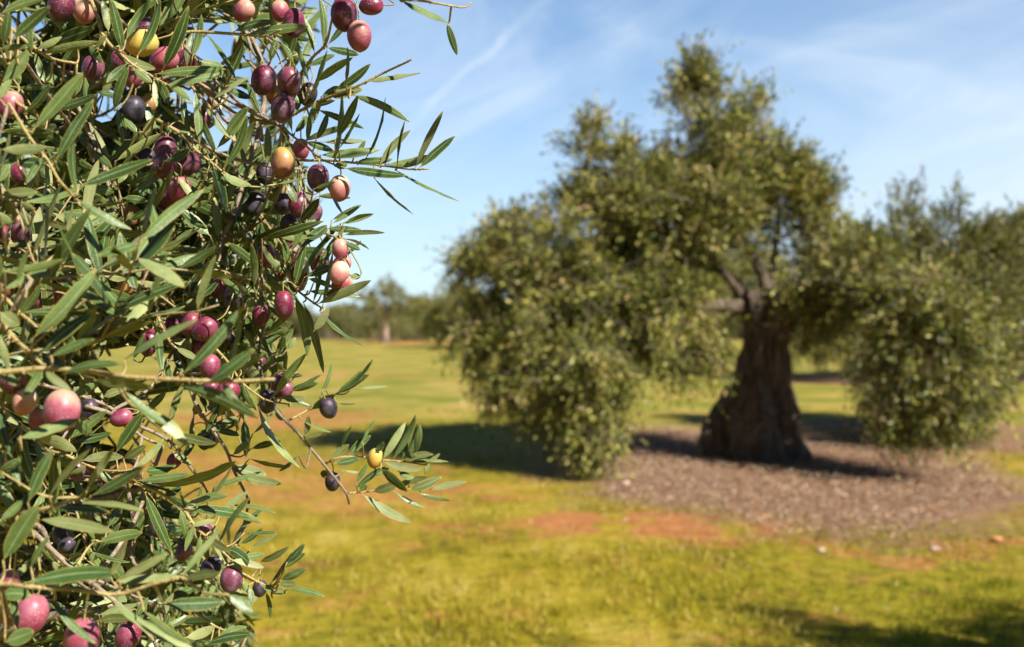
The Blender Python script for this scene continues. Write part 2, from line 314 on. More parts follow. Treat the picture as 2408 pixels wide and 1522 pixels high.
# leaves: region, depth | base tip width (crop px), trailing u = pale underside turned to us
LEAVES = {
(2, .80): """1180 -2 1515 155 44;1500 150 1570 375 55;850 640 1250 825 62;620 740 940 870 50;940 1095 1085 660 16;1165 1130 1215 820 18;
1040 1125 1255 880 58 u;1285 1140 1475 750 52 u;1310 1140 1555 920 62;1085 1110 1390 1050 62;888 1092 1132 1078 62;640 1050 1050 1010 72;800 1135 1235 1190 66;
1150 1150 1580 1360 20;1010 1205 1275 1450 22;640 1080 815 1480 26;735 1100 790 640 42;745 950 900 645 64;770 1010 910 770 24;615 950 695 760 52;
740 612 985 432 64;610 562 865 390 62;815 565 828 320 28;688 322 905 372 56;712 660 932 604 84 u;955 552 1320 493 40;690 310 892 5 52;665 298 640 -20 56;672 320 682 60 42;
605 362 530 110 42;135 238 565 178 68;60 215 335 150 62;565 722 690 340 30;455 905 392 562 38;570 560 480 260 36;555 975 612 680 46;465 435 380 290 42;
385 880 450 1172 48;410 980 562 1192 52;545 960 735 1022 56;480 770 547 560 52;650 655 772 585 50;345 1248 562 1203 22 u;740 1120 830 1110 60;
430 1250 480 1370 60;600 1280 745 1230 30""",
(2, .88): """0 932 160 720 66;0 1122 158 780 58;0 1165 322 1308 58;280 1122 285 860 58;160 1172 105 990 42;185 668 -5 575 62;250 832 150 560 48;780 1512 1005 1448 32;
720 1492 922 1385 32;500 1502 637 1342 74;430 1522 672 1494 44;255 420 180 280 26;300 420 350 250 60;420 400 480 200 50;520 420 610 240 52;560 450 745 370 48;
560 720 745 680 46;640 700 740 600 44;470 900 560 780 50;600 830 650 690 40;520 960 880 840 50;640 960 950 955 36 u;870 1060 950 950 36 u;650 1290 750 1215 34;620 1330 850 1340 44;
180 1120 260 1060 40;20 1380 90 1150 52;100 1400 205 1180 52;110 1520 260 1370 60;240 1500 290 1310 58;420 600 500 700 44""",
(4, .80): """250 265 667 142 64;540 262 692 170 74;800 238 1082 222 38 u;690 192 922 202 52;800 162 1005 95 32;720 162 922 35 32;815 292 917 337 48;820 372 922 275 28;
800 262 975 335 18;598 565 817 178 58;490 552 767 168 44;595 698 655 375 32;660 718 730 340 34;540 522 792 434 58;620 706 988 544 74;560 615 780 605 40;650 642 912 655 44;
560 532 737 597 44;842 512 918 520 50;466 592 540 275 62;440 512 396 265 54;412 512 245 290 44;196 594 175 290 54;212 442 20 290 62;470 640 560 1057 80;530 690 667 1172 54;
640 750 942 990 28;598 890 704 728 62 u;120 540 292 772 40;500 330 700 200 40;450 350 540 180 40""",
(4, .88): """10 992 352 803 72;175 1002 378 918 62;395 992 462 840 48;330 1335 552 1038 66;330 1090 412 1070 44;315 1202 528 1188 54;440 1292 627 1238 58;380 1332 547 1342 58 u;
440 1302 652 1180 34;400 1502 330 1400 54;290 900 460 760 50;350 1040 400 920 56;420 1010 480 930 46;130 1120 280 1040 54;250 1180 330 1050 50;300 1340 330 1040 48;
270 1430 250 1220 40;120 1240 180 1400 40;-60 640 130 600 50;130 640 290 600 46""",
(4, .97): """640 1338 725 1095 34;580 1422 742 1316 64;740 1312 1000 1078 38;750 1312 922 1150 48;760 1312 978 1178 54;850 1282 1107 1262 22;600 1402 440 1340 28;762 1376 890 1375 18""",
(6, .98): """800 662 907 575 52 u;850 602 925 460 24;905 642 1040 520 54;990 562 1065 425 22;820 692 972 658 54;950 812 1022 690 38;940 850 1132 710 44;1110 672 1252 440 54;
1170 672 1312 395 42;1230 672 1317 415 38;1310 632 1340 455 48;1260 652 1352 490 44;1240 672 1422 638 48 u;1380 692 1462 630 28;1270 686 1512 680 24;1115 682 1362 727 54 u;
1050 862 1222 798 64 u;1180 842 1387 774 48 u;1270 852 1472 773 62 u;1400 852 1622 803 44 u;1330 872 1532 917 28;985 877 1292 1052 62 u;1180 862 1367 965 28;1100 722 1262 862 62;
1210 742 1302 782 52;640 522 662 400 46 u;620 422 797 502 22;640 526 737 515 28 u;975 862 1012 820 44;870 732 982 745 18;1070 620 1120 560 40;1370 760 1395 690 20;
740 770 770 735 50 u;1060 760 1150 720 44""",
(6, .86): """350 332 612 722 44;265 422 282 652 62;300 662 552 712 28 u;310 602 500 550 48;320 512 462 360 28;190 712 405 762 84 u;250 772 497 815 62 u;90 832 372 742 38;0 812 217 680 58;
130 982 297 858 48;0 972 382 1055 62;200 942 462 995 32 u;110 1182 307 893 38;180 1212 402 950 34;270 1112 470 1110 24;310 1202 472 1115 34 u;240 1182 382 1085 38;160 1202 302 1302 72;
75 1182 262 1342 54 u;190 1277 392 1327 48 u;260 1262 392 1240 48;360 1292 542 1195 48 u;530 1292 637 1180 54;500 1332 642 1235 44;490 1402 642 1330 62;430 1422 560 1230 28;
370 1432 535 1477 54 u;480 1422 587 1425 54 u;540 1452 762 1505 44;170 1392 252 1482 38 u;600 640 480 740 26;200 640 290 560 44;150 480 220 420 50;90 490 240 520 46;
300 1430 320 1560 34;400 1470 430 1640 30;260 1400 330 1500 44""",
(1, .62): """0 562 192 343 104;0 97 312 -12 64;82 267 342 40 84;230 872 562 488 94;165 772 342 560 54;375 1092 637 668 80;110 1102 312 1108 92;0 1322 257 1300 92 u;0 1012 322 998 84;
0 882 372 890 74;0 1122 202 918 84;520 1312 510 850 54;520 1350 892 1555 64;530 1262 1037 1078 82;0 672 77 540 58;20 300 60 80 70;0 330 190 310 50;-20 1240 60 1090 60;
290 1060 180 1240 50;60 1450 0 1540 60;0 1440 80 1520 50;230 1410 140 1370 50""",
(1, .74): """360 292 642 188 94;275 362 672 283 64;330 742 662 638 64;280 282 150 180 24;215 362 202 168 54;300 562 242 360 54;470 702 557 498 74;775 360 1057 470 74 u;832 352 750 -10 74;
930 377 1085 -10 60;850 272 1035 -10 64;1095 482 1277 38 84;735 222 692 -10 54;770 752 872 448 64;1048 502 1527 468 68;1115 577 1500 500 56;1440 672 1691 518 38 u;600 300 690 430 56;
640 320 720 240 36 u;1040 540 1060 725 40;900 460 1030 560 60;860 430 720 560 60;1060 540 1140 700 64;1130 570 1290 680 54;380 590 120 600 40;250 330 420 250 50;100 420 140 540 40;520 300 420 420 50""",
(1, .82): """1350 412 1512 450 64;1602 552 1400 230 38;1535 532 1645 288 64;1300 392 1362 98 58;1265 452 1302 220 48;1576 950 1390 720 28;1470 1062 1330 740 48;1510 1142 1672 778 54;
1460 1012 1682 720 62;1440 1112 1532 1440 74;1500 1172 1700 1255 64;1290 912 1240 620 54;1350 982 1320 620 62;1108 1092 1290 1008 58;1290 1152 1392 1100 64;1250 1192 1422 1300 54 u;
1030 1432 1182 1140 48 u;880 1252 1062 1160 54;610 1282 772 1300 74;620 1292 802 1415 44;740 1112 605 840 54 u;750 1082 932 900 54;780 1092 1097 903 64;640 882 575 520 58;
660 620 780 640 40;1060 900 1000 700 60;840 950 790 740 62;930 900 840 800 50;980 920 1030 800 60;700 640 740 480 60;1200 1200 1310 1360 50;1420 1360 1300 1400 40;590 1000 540 880 46;
830 1340 1000 1360 60;1000 1420 880 1490 50;1210 1400 1400 1550 62;900 1040 780 1200 50;600 1010 760 1140 56;860 1100 800 1240 60""",
(3, .56): """215 942 652 466 116;270 1042 622 768 92;550 942 872 678 34;840 1082 1337 808 54;1230 1182 1622 738 84;1410 1232 1720 1005 92;1540 1162 1612 680 34;1180 1242 1750 1480 94;
640 1222 1042 1272 84 u;420 1182 822 1108 64;840 1292 1142 1530 64;0 760 132 852 104 u;10 1382 292 1140 94;320 1042 712 940 34 u;340 1062 642 940 64;0 622 422 460 64;
30 482 432 402 64;140 762 672 768 64;120 562 187 338 40;120 782 282 560 50;100 22 232 232 74;0 92 77 160 60;0 312 442 293 44 u;-40 1120 130 1260 70;290 1110 160 1330 60;200 1030 90 1240 56;
0 560 -10 360 50;1500 1230 1620 1380 54;0 930 60 1160 56;300 1150 480 1290 60 u""",
(3, .82): """760 492 1187 188 84;660 492 942 320 92;670 492 742 48 72;750 492 807 188 36;550 562 692 200 54;510 512 522 245 62;850 560 1132 586 54;720 522 867 520 84 u;690 542 972 880 84;
640 592 912 670 84;620 702 882 752 54;760 772 912 902 62;690 862 812 962 72;1382 512 1120 448 74;1392 494 1185 290 68;1340 662 1482 530 62;1500 530 1632 662 54;1480 262 1450 -20 62;
1420 242 1210 58 94;1450 432 1430 230 62;360 92 572 215 62 u;400 92 722 110 62;230 92 422 160 54;620 440 560 400 54;450 200 700 210 50;580 560 640 640 40;900 660 1270 662 26 u""",
(3, .89): """1100 1192 1060 800 62;1140 1522 1240 1240 54 u;700 1332 832 1290 62 u;990 1432 1122 1300 60;500 1242 592 1330 54;850 1522 967 1440 74;560 1522 732 1400 64;1000 132 1092 442 54;
920 422 945 522 50;1190 1000 1350 1090 50 u;1160 950 1290 970 54 u;1180 1010 1240 1170 44;1240 640 1330 620 40;1060 560 1160 480 50;980 700 1100 600 54;1120 800 1240 700 50;1290 560 1400 440 60;
1560 560 1640 420 56;1540 540 1680 640 60;1580 480 1691 380 50;900 1080 980 900 44;1130 1080 1150 1300 50;900 330 1000 160 60;1090 300 1180 200 60;820 330 900 80 54""",
(5, .58): """120 172 517 42 84;320 542 582 238 44 u;560 512 742 228 54 u;590 542 942 343 74;250 692 742 777 84 u;320 632 722 652 58;460 592 932 642 44 u;20 962 247 600 134;200 1002 322 800 44;
160 1107 762 1038 116;770 1082 1092 910 64 u;180 592 342 240 84;900 -20 1222 218 92;1060 1242 1462 1228 102;740 1102 1162 1058 64;1200 1082 1432 1040 64 u;0 1182 202 1190 102;30 1492 222 1420 114;
110 1432 92 1180 64;340 1212 622 1502 54;700 1192 1252 1530 64;930 1282 1240 1502 54;1480 1182 1640 1295 74;0 700 150 560 60;100 660 0 480 70;0 380 130 300 60;40 230 130 480 50;
510 552 640 470 44;0 1300 80 1130 60;1170 1070 1440 740 50""",
(5, .83): """640 842 927 778 84;590 902 842 972 30;260 882 462 1002 64;450 172 692 -10 74;470 192 727 130 54;750 262 927 0 84;530 312 802 290 74 u;800 302 947 210 64 u;870 362 1062 170 54;
930 372 1142 343 72;900 442 1240 400 62;940 522 1112 912 74;1010 572 1047 752 54;1200 622 1640 685 74;1210 592 1482 540 64;1020 482 1532 318 70;1280 612 1502 350 34;1120 132 1402 202 64 u;
880 452 1192 540 24;400 502 390 240 30;480 382 560 612 44;870 842 880 560 72;700 742 792 600 54;1200 1462 1397 1388 74;1400 1472 1602 1390 60;1330 1502 1640 1438 64;630 1352 862 1340 64 u;
640 1312 892 1240 64;830 480 720 640 50;1060 540 1180 480 54;1170 620 1210 820 50;1260 730 1200 900 44;1330 800 1340 960 50;1340 800 1500 900 54 u;1120 260 1240 340 44;560 340 460 400 40;
650 370 730 460 50;1240 740 1400 700 40;1300 790 1280 1000 44;620 830 560 720 30;1050 1560 1160 1420 60;1000 1480 1100 1300 54;900 1400 1060 1360 54;880 1330 960 1200 50"""
}

# olives in 2408-wide pixels: x y width height depth kind tilt | label
OLIVES = """
144 14 60 62 .74 w 20|wine red dotted olive cut by the top edge beside the pale cream one
197 22 54 54 .76 c 0|pale cream and rose olive at the top edge beside the wine red one
334 102 68 62 .76 y 70|yellow green olive behind a narrow leaf in the upper left crown
386 142 60 58 .78 m 60|magenta olive pressed against the yellow olive under a pale leaf
341 68 46 44 .82 u 40|lilac olive peeping out above the yellow olive
409 128 46 48 .83 w 30|deep wine olive half hidden behind the magenta olive next to the yellow one
219 160 50 50 .76 u 10|round plum olive alone under a narrow leaf, its lower half shaded
313 181 44 46 .82 m 10|rosy olive below the yellow olive with a short leaf across it
280 140 38 44 .86 w 0|dark wine olive in shade left of the yellow olive, mostly hidden
151 150 34 34 1.15 p 0|small soft pink olive far back against the sky between dark leaves
24 247 54 60 .66 p 20|blurred pink olive cut by the left edge in the upper third
315 258 52 68 .90 b 5|brown black olive in deep shade with a leaf down its middle
352 243 34 46 .95 o 0|small brownish olive tucked beside the brown black one in shade
480 280 36 44 1.00 u 10|plum olive seen behind dark hanging leaves left of the brown stem
441 148 42 44 .88 w 30|wine olive at the right end of the cluster around the yellow olive
400 204 36 28 .90 p 60|sliver of a pink olive above the long horizontal leaves
389 350 50 54 .88 u 10|upper plum olive of the shaded trio crossed by a short leaf
386 388 56 56 .85 u 35|front plum olive of the shaded trio with a short leaf over its top
441 386 52 54 .88 u 60|right hand plum olive of the shaded trio under a small pale leaf
344 376 46 50 .94 b 30|blue black olive behind the shaded plum trio
422 446 52 66 .85 p 10|egg shaped red olive with sun streaks below the plum trio
392 470 56 48 .92 w 70|dark wine olive in shadow beneath the sun streaked red olive
45 408 38 50 .74 w 0|shiny wine olive glimpsed between leaves near the left edge
309 508 44 50 .98 o 10|brownish olive in deep shade below the plum trio
573 26 48 46 .86 p 50|brownish pink olive at the top behind the grey twig
658 26 42 50 .88 p 0|lilac pink olive at the top edge between two upright leaves
691 55 50 72 .83 w 5|long wine pink olive crossed by the tip of a horizontal leaf
809 35 62 66 .80 w 0|large wine olive at the top with an upright leaf beside it
873 14 58 44 .80 w 80|wine brown olive lying sideways at the top edge, outermost of its cluster
845 85 58 73 .80 p 0|large rosy olive hanging free against the sky at the top
620 189 58 72 .82 w 15|dark wine olive on the left of the five olive cluster
680 193 55 73 .80 u 5|purple dotted olive in the middle of the five olive cluster
646 218 44 62 .84 o 0|brownish olive wedged behind the middle of the five olive cluster
665 255 56 62 .80 u 10|bloomed purple olive lowest in the five olive cluster
724 222 44 56 .88 b 15|blue purple olive behind leaves at the right of the five olive cluster
666 382 58 76 .81 o 0|yellow brown olive with a leaf hanging across its face
708 351 40 44 .86 p 0|small pink olive just above the forked yellow twig
748 419 52 66 .81 u 5|pinkish purple dotted olive hanging left of the cream topped one
799 443 50 62 .80 c 5|cream topped pink olive hanging outermost under the long leaves by the sky
623 410 42 56 .95 b 0|blue black olive in shade left of the yellow brown one
599 480 50 62 .95 b 20|blue black bloomed olive deep among dark leaves above a pale short leaf
666 480 42 48 .92 b 10|black olive in shade left of the wine olives below the cream topped one
703 483 50 60 .88 w 0|wine olive behind a broad dark leaf below the cream topped one
734 503 46 52 .88 u 20|pinkish plum olive under the broad dark leaf at the edge of the crown
679 526 40 42 .90 b 30|blue black olive resting on the long green leaf in mid height
56 543 60 66 .72 u 10|plum olive with a bright sheen near the left edge below a bright leaf
3 554 44 50 .72 w 0|wine olive cut by the left edge beside the sheeny plum one
134 692 44 52 .84 u 10|plum olive under small yellow stalks near the left side
98 712 42 42 .86 u 60|grey plum olive lower left of the one under yellow stalks
296 672 46 46 .90 o 30|orange brown olive behind a blunt yellow leaf
332 644 42 52 .92 u 0|greyish plum olive above the orange brown one
549 702 48 62 .86 b 0|dark bloomed olive hanging under a bent leaf in the middle of the crown
515 676 40 44 .92 w 20|dark wine olive in shade upper left of the bloomed dark one
483 773 56 54 .83 w 50|glossy dotted wine olive hanging from a pale stalk end
448 761 48 50 .88 w 30|darker wine olive touching the glossy dotted one on its left
405 773 48 54 .90 w 10|shaded wine olive crossed by a narrow leaf at the left of the wine cluster
351 806 44 68 .90 w 8|long dark wine olive at the lower left of the wine cluster
478 826 46 50 .90 w 0|shaded wine olive directly below the glossy dotted one
494 862 48 54 .80 m 5|bright magenta olive above the pale horizontal twig
494 912 42 36 .80 w 70|magenta olive just under the pale horizontal twig
535 922 52 50 .80 w 40|wine dotted olive right under the pale twig end
522 796 42 46 .94 b 20|very dark olive behind the glossy dotted wine one
146 966 82 100 .60 p 0|large blurred rose olive with a narrow leaf down its front
59 944 54 68 .62 c 20|blurred peach olive near the left edge under the pale twig
31 894 60 60 .62 u 40|blurred lilac plum olive at the left edge by the pale twig
90 988 44 50 .64 p 0|blurred red olive below and between the peach and rose ones
210 962 44 46 .84 b 0|round black olive right of the large rose one
285 983 50 42 .84 m 70|magenta olive behind a grey twig with orange soil behind it
14 676 40 44 .70 o 0|blurred brownish olive at the left edge in mid height
668 717 46 68 .80 w 0|bright wine olive hanging alone at the edge of the crown above the far trees
614 741 42 58 .90 w 10|dark wine olive in shade left of the lone bright wine one
800 586 38 50 .775 p 0|pink olive at the top of the pale pile by the sky
803 622 42 40 .80 p 30|pink olive wedged in the middle of the pale pile by the sky
798 642 46 50 .775 c 20|cream pink olive in front of the pale pile by the sky
804 668 46 42 .79 p 60|pink olive at the bottom of the pale pile by the sky
752 620 46 52 .84 w 10|wine olive behind long leaves left of the pale pile
704 642 46 56 .86 b 10|blue purple olive above the lone bright wine olive
698 664 40 40 .88 b 0|black olive just left below the blue purple one
689 596 42 44 .92 u 0|greyish plum olive under upright leaves right of the dried olive
659 647 24 26 .83 d 20|small shrivelled brown dried olive
626 602 42 56 .92 w 0|dark wine olive in shade above the dried one
656 900 42 42 .86 u 60|plum olive under a pale leaf near the lower wine pair
668 917 40 38 .85 u 40|greyish plum olive touching the one under a pale leaf
630 944 42 58 .84 b 10|dark blue purple olive with a leaf over it beside the yellow twig
611 851 28 32 .95 w 0|tiny magenta olive showing between leaves above the lower plum pair
772 960 42 46 .94 b -15|black olive with grey bloom at the start of the reaching twig
882 1078 38 40 .98 y 15|yellow olive on the reaching twig
782 1133 36 48 .98 b 5|black olive behind the bend of the reaching twig
482 1036 36 42 .95 b 0|dark olive half hidden left of the reaching twig, over shaded soil
181 1106 40 44 .86 u 0|grey plum olive among stems in the lower left
214 1092 36 46 .88 u 20|plum pink olive beside the grey plum one in the lower left
410 1084 34 34 .95 w 30|small wine olive over the orange soil below the crown
250 1143 30 34 .92 w 0|small wine olive between narrow leaves in the lower left
495 1034 38 38 1.00 b 40|greyish dark olive far back by the brown twig
370 1238 40 52 .90 b 0|black olive behind crossed dark leaves low in the crown
479 1248 36 40 .94 u 10|grey plum olive behind the forked yellow twig low in the crown
156 1283 38 36 .92 b 50|dark plum olive in shade at the lower left over tangled stems
142 1258 36 36 .94 b 0|black olive just above the dark plum one over tangled stems
495 1336 46 46 .84 b 30|dark plum olive left of the dotted plum one near the bottom edge
544 1362 52 56 .83 u 10|dotted plum olive with a leaf across it near the bottom
611 1384 34 42 .90 b 10|blue black olive at the tip of the lowest reaching spray
73 1446 76 98 .60 m 15|large blurred magenta pink olive in the bottom left corner
24 1434 58 74 .63 o 0|blurred brownish pink olive cut by the left edge near the bottom
192 1504 80 102 .59 m 10|large blurred magenta olive cut by the bottom edge
301 1497 58 60 .80 w 20|wine olive cut by the bottom edge right of the large magenta one
22 1366 44 48 .66 p 0|blurred pink olive at the left edge above the bottom corner pair
432 1297 38 40 .94 u 20|plum olive low in the crown behind narrow leaves
"""

# outline of the leafy mass and the openings in it (2408-wide pixels)
POLY = [(-260, -420), (860, -420), (800, -60), (760, 120), (720, 230), (690, 330), (740, 400), (770, 500), (770, 600), (740, 680), (690, 730), (690, 860),
        (660, 950), (590, 1010), (560, 1130), (590, 1250), (610, 1330), (630, 1400), (600, 1560), (560, 1900), (-260, 1900)]
GAPS = [(55, 60, 40, 36), (500, 95, 50, 48), (560, 260, 26, 60), (255, 250, 26, 46), (440, 235, 22, 30), (525, 330, 26, 40), (330, 850, 95, 40), (290, 1010, 50, 32),
        (520, 1085, 80, 62), (415, 975, 42, 56), (430, 1120, 45, 30), (300, 1120, 40, 28), (560, 1180, 40, 40), (640, 130, 22, 30), (200, 330, 14, 20), (580, 1300, 30, 30)]
def inside(x, y):
    c = False; n = len(POLY)
    for i in range(n):
        x1, y1 = POLY[i]; x2, y2 = POLY[(i + 1) % n]
        if (y1 > y) != (y2 > y) and x < (x2 - x1) * (y - y1) / (y2 - y1) + x1: c = not c
    return c
def in_gap(x, y):
    return any(((x - a) / w) ** 2 + ((y - b) / h) ** 2 < 1 for a, b, w, h in GAPS)
# ------------------------------------------------------------------ near olive tree: trunk and limbs stand outside the frame on the left, its twigs hang into it
near = tag(empty('olive_tree', (-1.75, 1.35, 0)), 'near olive tree in sharp focus, its twigs of narrow leaves filling the left third', 'tree')
NO = Vector((-1.75, 1.35, 0))

def add_part(mb, name, mats, parent, origin, parent_origin):
    o = mb.build(name, mats, parent, origin)
    o.location = Vector(origin) - Vector(parent_origin)
    return o

LT = [0, .05, .10, .17, .27, .40, .54, .67, .79, .89, .96, 1]
LW = [.07, .075, .28, .60, .86, .99, 1.02, .95, .78, .52, .26, .015]
def leaf(mb, B, T, W, nrm, bend, curl, skew=0.0):
    """closed lanceolate blade with petiole: upper sheet slot 0, lower sheet slot 1"""
    ax = T - B; L = ax.length
    if L < 1e-4: return
    ax.normalize(); n = (nrm - ax * nrm.dot(ax))
    if n.length < 1e-3: n = ax.orthogonal()
    n.normalize(); sd = ax.cross(n)
    vs = []; uv = []
    thick = .00030
    for t, w in zip(LT, LW):
        s = math.sin(math.pi * t)
        ang = curl * (t - .4)                      # the blade twists a little along its length
        s2 = sd * math.cos(ang) + n * math.sin(ang); n2 = n * math.cos(ang) - sd * math.sin(ang)
        c = B + ax * (L * t) + n * (bend * L * s) + sd * (skew * L * s)
        hw = W * .5 * w; dr = n2 * (hw * .22)
        wav = n2 * (hw * .10 * math.sin(t * 17 + L * 900))
        for off, u in ((-1, 0), (0, .5), (1, 1)):
            p = c + s2 * (off * hw) - (dr if off else n2 * 0) + (wav * off)
            vs.append(p + n2 * thick * (1 if off == 0 else .4)); uv.append((u, t))
        for off, u in ((-1, 0), (0, .5), (1, 1)):
            p = c + s2 * (off * hw) - (dr if off else n2 * 0) + (wav * off)
            vs.append(p - n2 * thick * (1.3 if off == 0 else .4)); uv.append((u, t))
    fs = []; ms = []
    for i in range(len(LT) - 1):
        a = i * 6; b = a + 6
        fs += [(a, a + 1, b + 1, b), (a + 1, a + 2, b + 2, b + 1), (a + 4, a + 3, b + 3, b + 4), (a + 5, a + 4, b + 4, b + 5)]
        ms += [0, 0, 1, 1]
    mb.add(vs, fs, ms, uv)

LM = [M['leaf_top'], M['leaf_under']]

class Twig:
    def __init__(s, pts, r0, r1, kind):
        s.pts = pts; s.kind = kind
        n = len(pts)
        s.rad = [r0 + (r1 - r0) * i / (n - 1) for i in range(n)]
        s.wood = MB(); s.wood.tube(pts, s.rad, 7 if r0 > .0015 else 6)
        # small knobs where old leaves were
        for i in range(1, n - 1):
            if random.random() < (.8 if kind == 'y' else .5):
                d = Vector((random.uniform(-1, 1), random.uniform(-1, 1), random.uniform(-1, 1))).normalized()
                s.wood.tube([pts[i], pts[i] + d * s.rad[i] * 2.0], [s.rad[i] * .75, s.rad[i] * .35], 5)
        s.leaves = MB(); s.extra = []
twigs = []
SAMP = []                                     # (point, twig index)
def register(tw):
    twigs.append(tw); k = len(twigs) - 1
    for p in tw.pts + tw.extra: SAMP.append((p, k))
    return k
def nearest(p, exclude=None, kinds=None, up=0.0):
    best = (1e9, None, None)
    for q, k in SAMP:
        if k == exclude or (kinds and twigs[k].kind not in kinds): continue
        d = (q - p).length - up * min(0, 0)
        if up and q.z < p.z: d += (p.z - q.z) * up
        if d < best[0]: best = (d, q, k)
    return best

# limbs reaching in behind the leaves (they carry the twigs)
LIMBS = [
    [(-700, 100, 1.45), (-260, 230, 1.25), (120, 330, 1.12), (420, 300, 1.04), (560, 120, 1.0), (620, -200, .98)],
    [(-800, 700, 1.45), (-300, 760, 1.2), (80, 690, 1.08), (380, 620, 1.02), (590, 540, .98)],
    [(-800, 1200, 1.4), (-300, 1240, 1.15), (150, 1190, 1.05), (400, 1130, 1.0)],
    [(-700, 1620, 1.2), (-300, 1580, 1.05), (100, 1455, .98), (330, 1420, .95)],
    [(-900, 300, 1.2), (-420, 640, .8), (-300, 760, .66), (-220, 880, .6)],
    [(-900, 1400, 1.1), (-500, 1320, .75), (-300, 1180, .62), (-230, 1120, .57)],
    [(-900, -700, 1.5), (-200, -900, 1.1), (400, -1000, .85), (900, -1000, .72), (1300, -900, .62)],
    [(-700, -300, 1.4), (0, -330, 1.1), (500, -300, .95), (850, -210, .78)],
]
for L in LIMBS:
    pts = smooth_path([P(*p) for p in L], 8)
    register(Twig(pts, .011, .0022, 'limb'))

for line in TWIGS.strip().split('\n'):
    a = line.split(); r = int(a[0]); kind = a[1]; r0, r1, d0, d1 = map(float, a[2:6])
    xy = [RX(r, float(a[i]), float(a[i + 1])) for i in range(6, len(a), 2)]
    n = len(xy)
    pts = [P(x, y, d0 + (d1 - d0) * i / (n - 1) + random.uniform(-.006, .006)) for i, (x, y) in enumerate(xy)]
    tw = Twig(smooth_path(pts, 4), r0 * .001, r1 * .001, kind)
    d, q, k = nearest(pts[0], kinds=('limb', 'b'))
    if d > .004 and q is not None:            # grow out of the nearest limb
        m1 = q.lerp(pts[0], .5) + Vector((0, .012, -.01))
        tw.wood.tube(smooth_path([q, m1, pts[0]], 4), [r0 * .00095] * 9, 6, 1)
    register(tw)
N_HERO = len(twigs)

# filler twigs: the leafy mass behind
def grow(start, d, L, n, drop):
    pts = [start]; p = start.copy(); v = d.normalized()
    for i in range(n):
        v = (v + Vector((random.gauss(0, .13), random.gauss(0, .13), random.gauss(0, .13) - drop))).normalized()
        p = p + v * (L / n); pts.append(p.copy())
    return pts
def px(p): return CX + p.x / p.y * F, HY - (p.z - CAMZ) / p.y * F

def pairs(tw, pts, test, lo=.036, hi=.064, gap=.0115, wr=(.15, .205), skip=.12):
    path = smooth_path(pts, 3); acc = 0; rot = random.uniform(0, 6.28); k = 0
    for i in range(1, len(path)):
        acc += (path[i] - path[i - 1]).length
        if acc < gap: continue
        acc = 0; k += 1; t = (path[i] - path[i - 1]).normalized()
        a = t.orthogonal().normalized(); rot += math.pi / 2 + random.uniform(-.4, .4)
        for sgn in (0, math.pi):
            if random.random() < skip: continue
            o = Quaternion(t, rot + sgn) @ a
            th = random.uniform(.55, 1.15)
            dr = (t * math.cos(th) + o * math.sin(th) + Vector((0, 0, random.uniform(-.15, .12)))).normalized()
            L = random.uniform(lo, hi) * (1 - .25 * i / len(path))
            B = path[i]; T = B + dr * L
            if not test(B, T): continue
            up = (t * .75 - o * .3 + Vector((random.gauss(0, .25), random.gauss(0, .25) - .45, random.gauss(0, .25) + .40)))
            leaf(tw.leaves, B, T, L * random.uniform(*wr), up, random.uniform(-.07, .05), random.uniform(-.5, .5), random.uniform(-.04, .04))
    t = (path[-1] - path[-2]).normalized()
    for _ in range(2):
        dr = (t + Vector((random.gauss(0, .3), random.gauss(0, .3), random.gauss(0, .3)))).normalized(); L = random.uniform(.022, .036)
        if test(path[-1], path[-1] + dr * L):
            leaf(tw.leaves, path[-1], path[-1] + dr * L, L * .2, dr.orthogonal(), 0.02, .2)

OL = [tuple(map(float, l.split('|')[0].split()[:5])) for l in OLIVES.strip().split('\n')]
def hides_olive(x, y, d):
    return any(d < e[4] + .012 and ((x - e[0]) / (e[2] * .47)) ** 2 + ((y - e[1]) / (e[3] * .47)) ** 2 < 1 for e in OL)
def mass_test(B, T):
    for f in (0, .25, .5, .75, 1.0):
        q = B.lerp(T, f); x, y = px(q)
        if hides_olive(x, y, q.y): return False
        if f < .5: continue
        if not inside(x, y) or in_gap(x, y): return False
    return True
def above_test(B, T):
    return px(T)[1] < -70 and px(B)[1] < -70

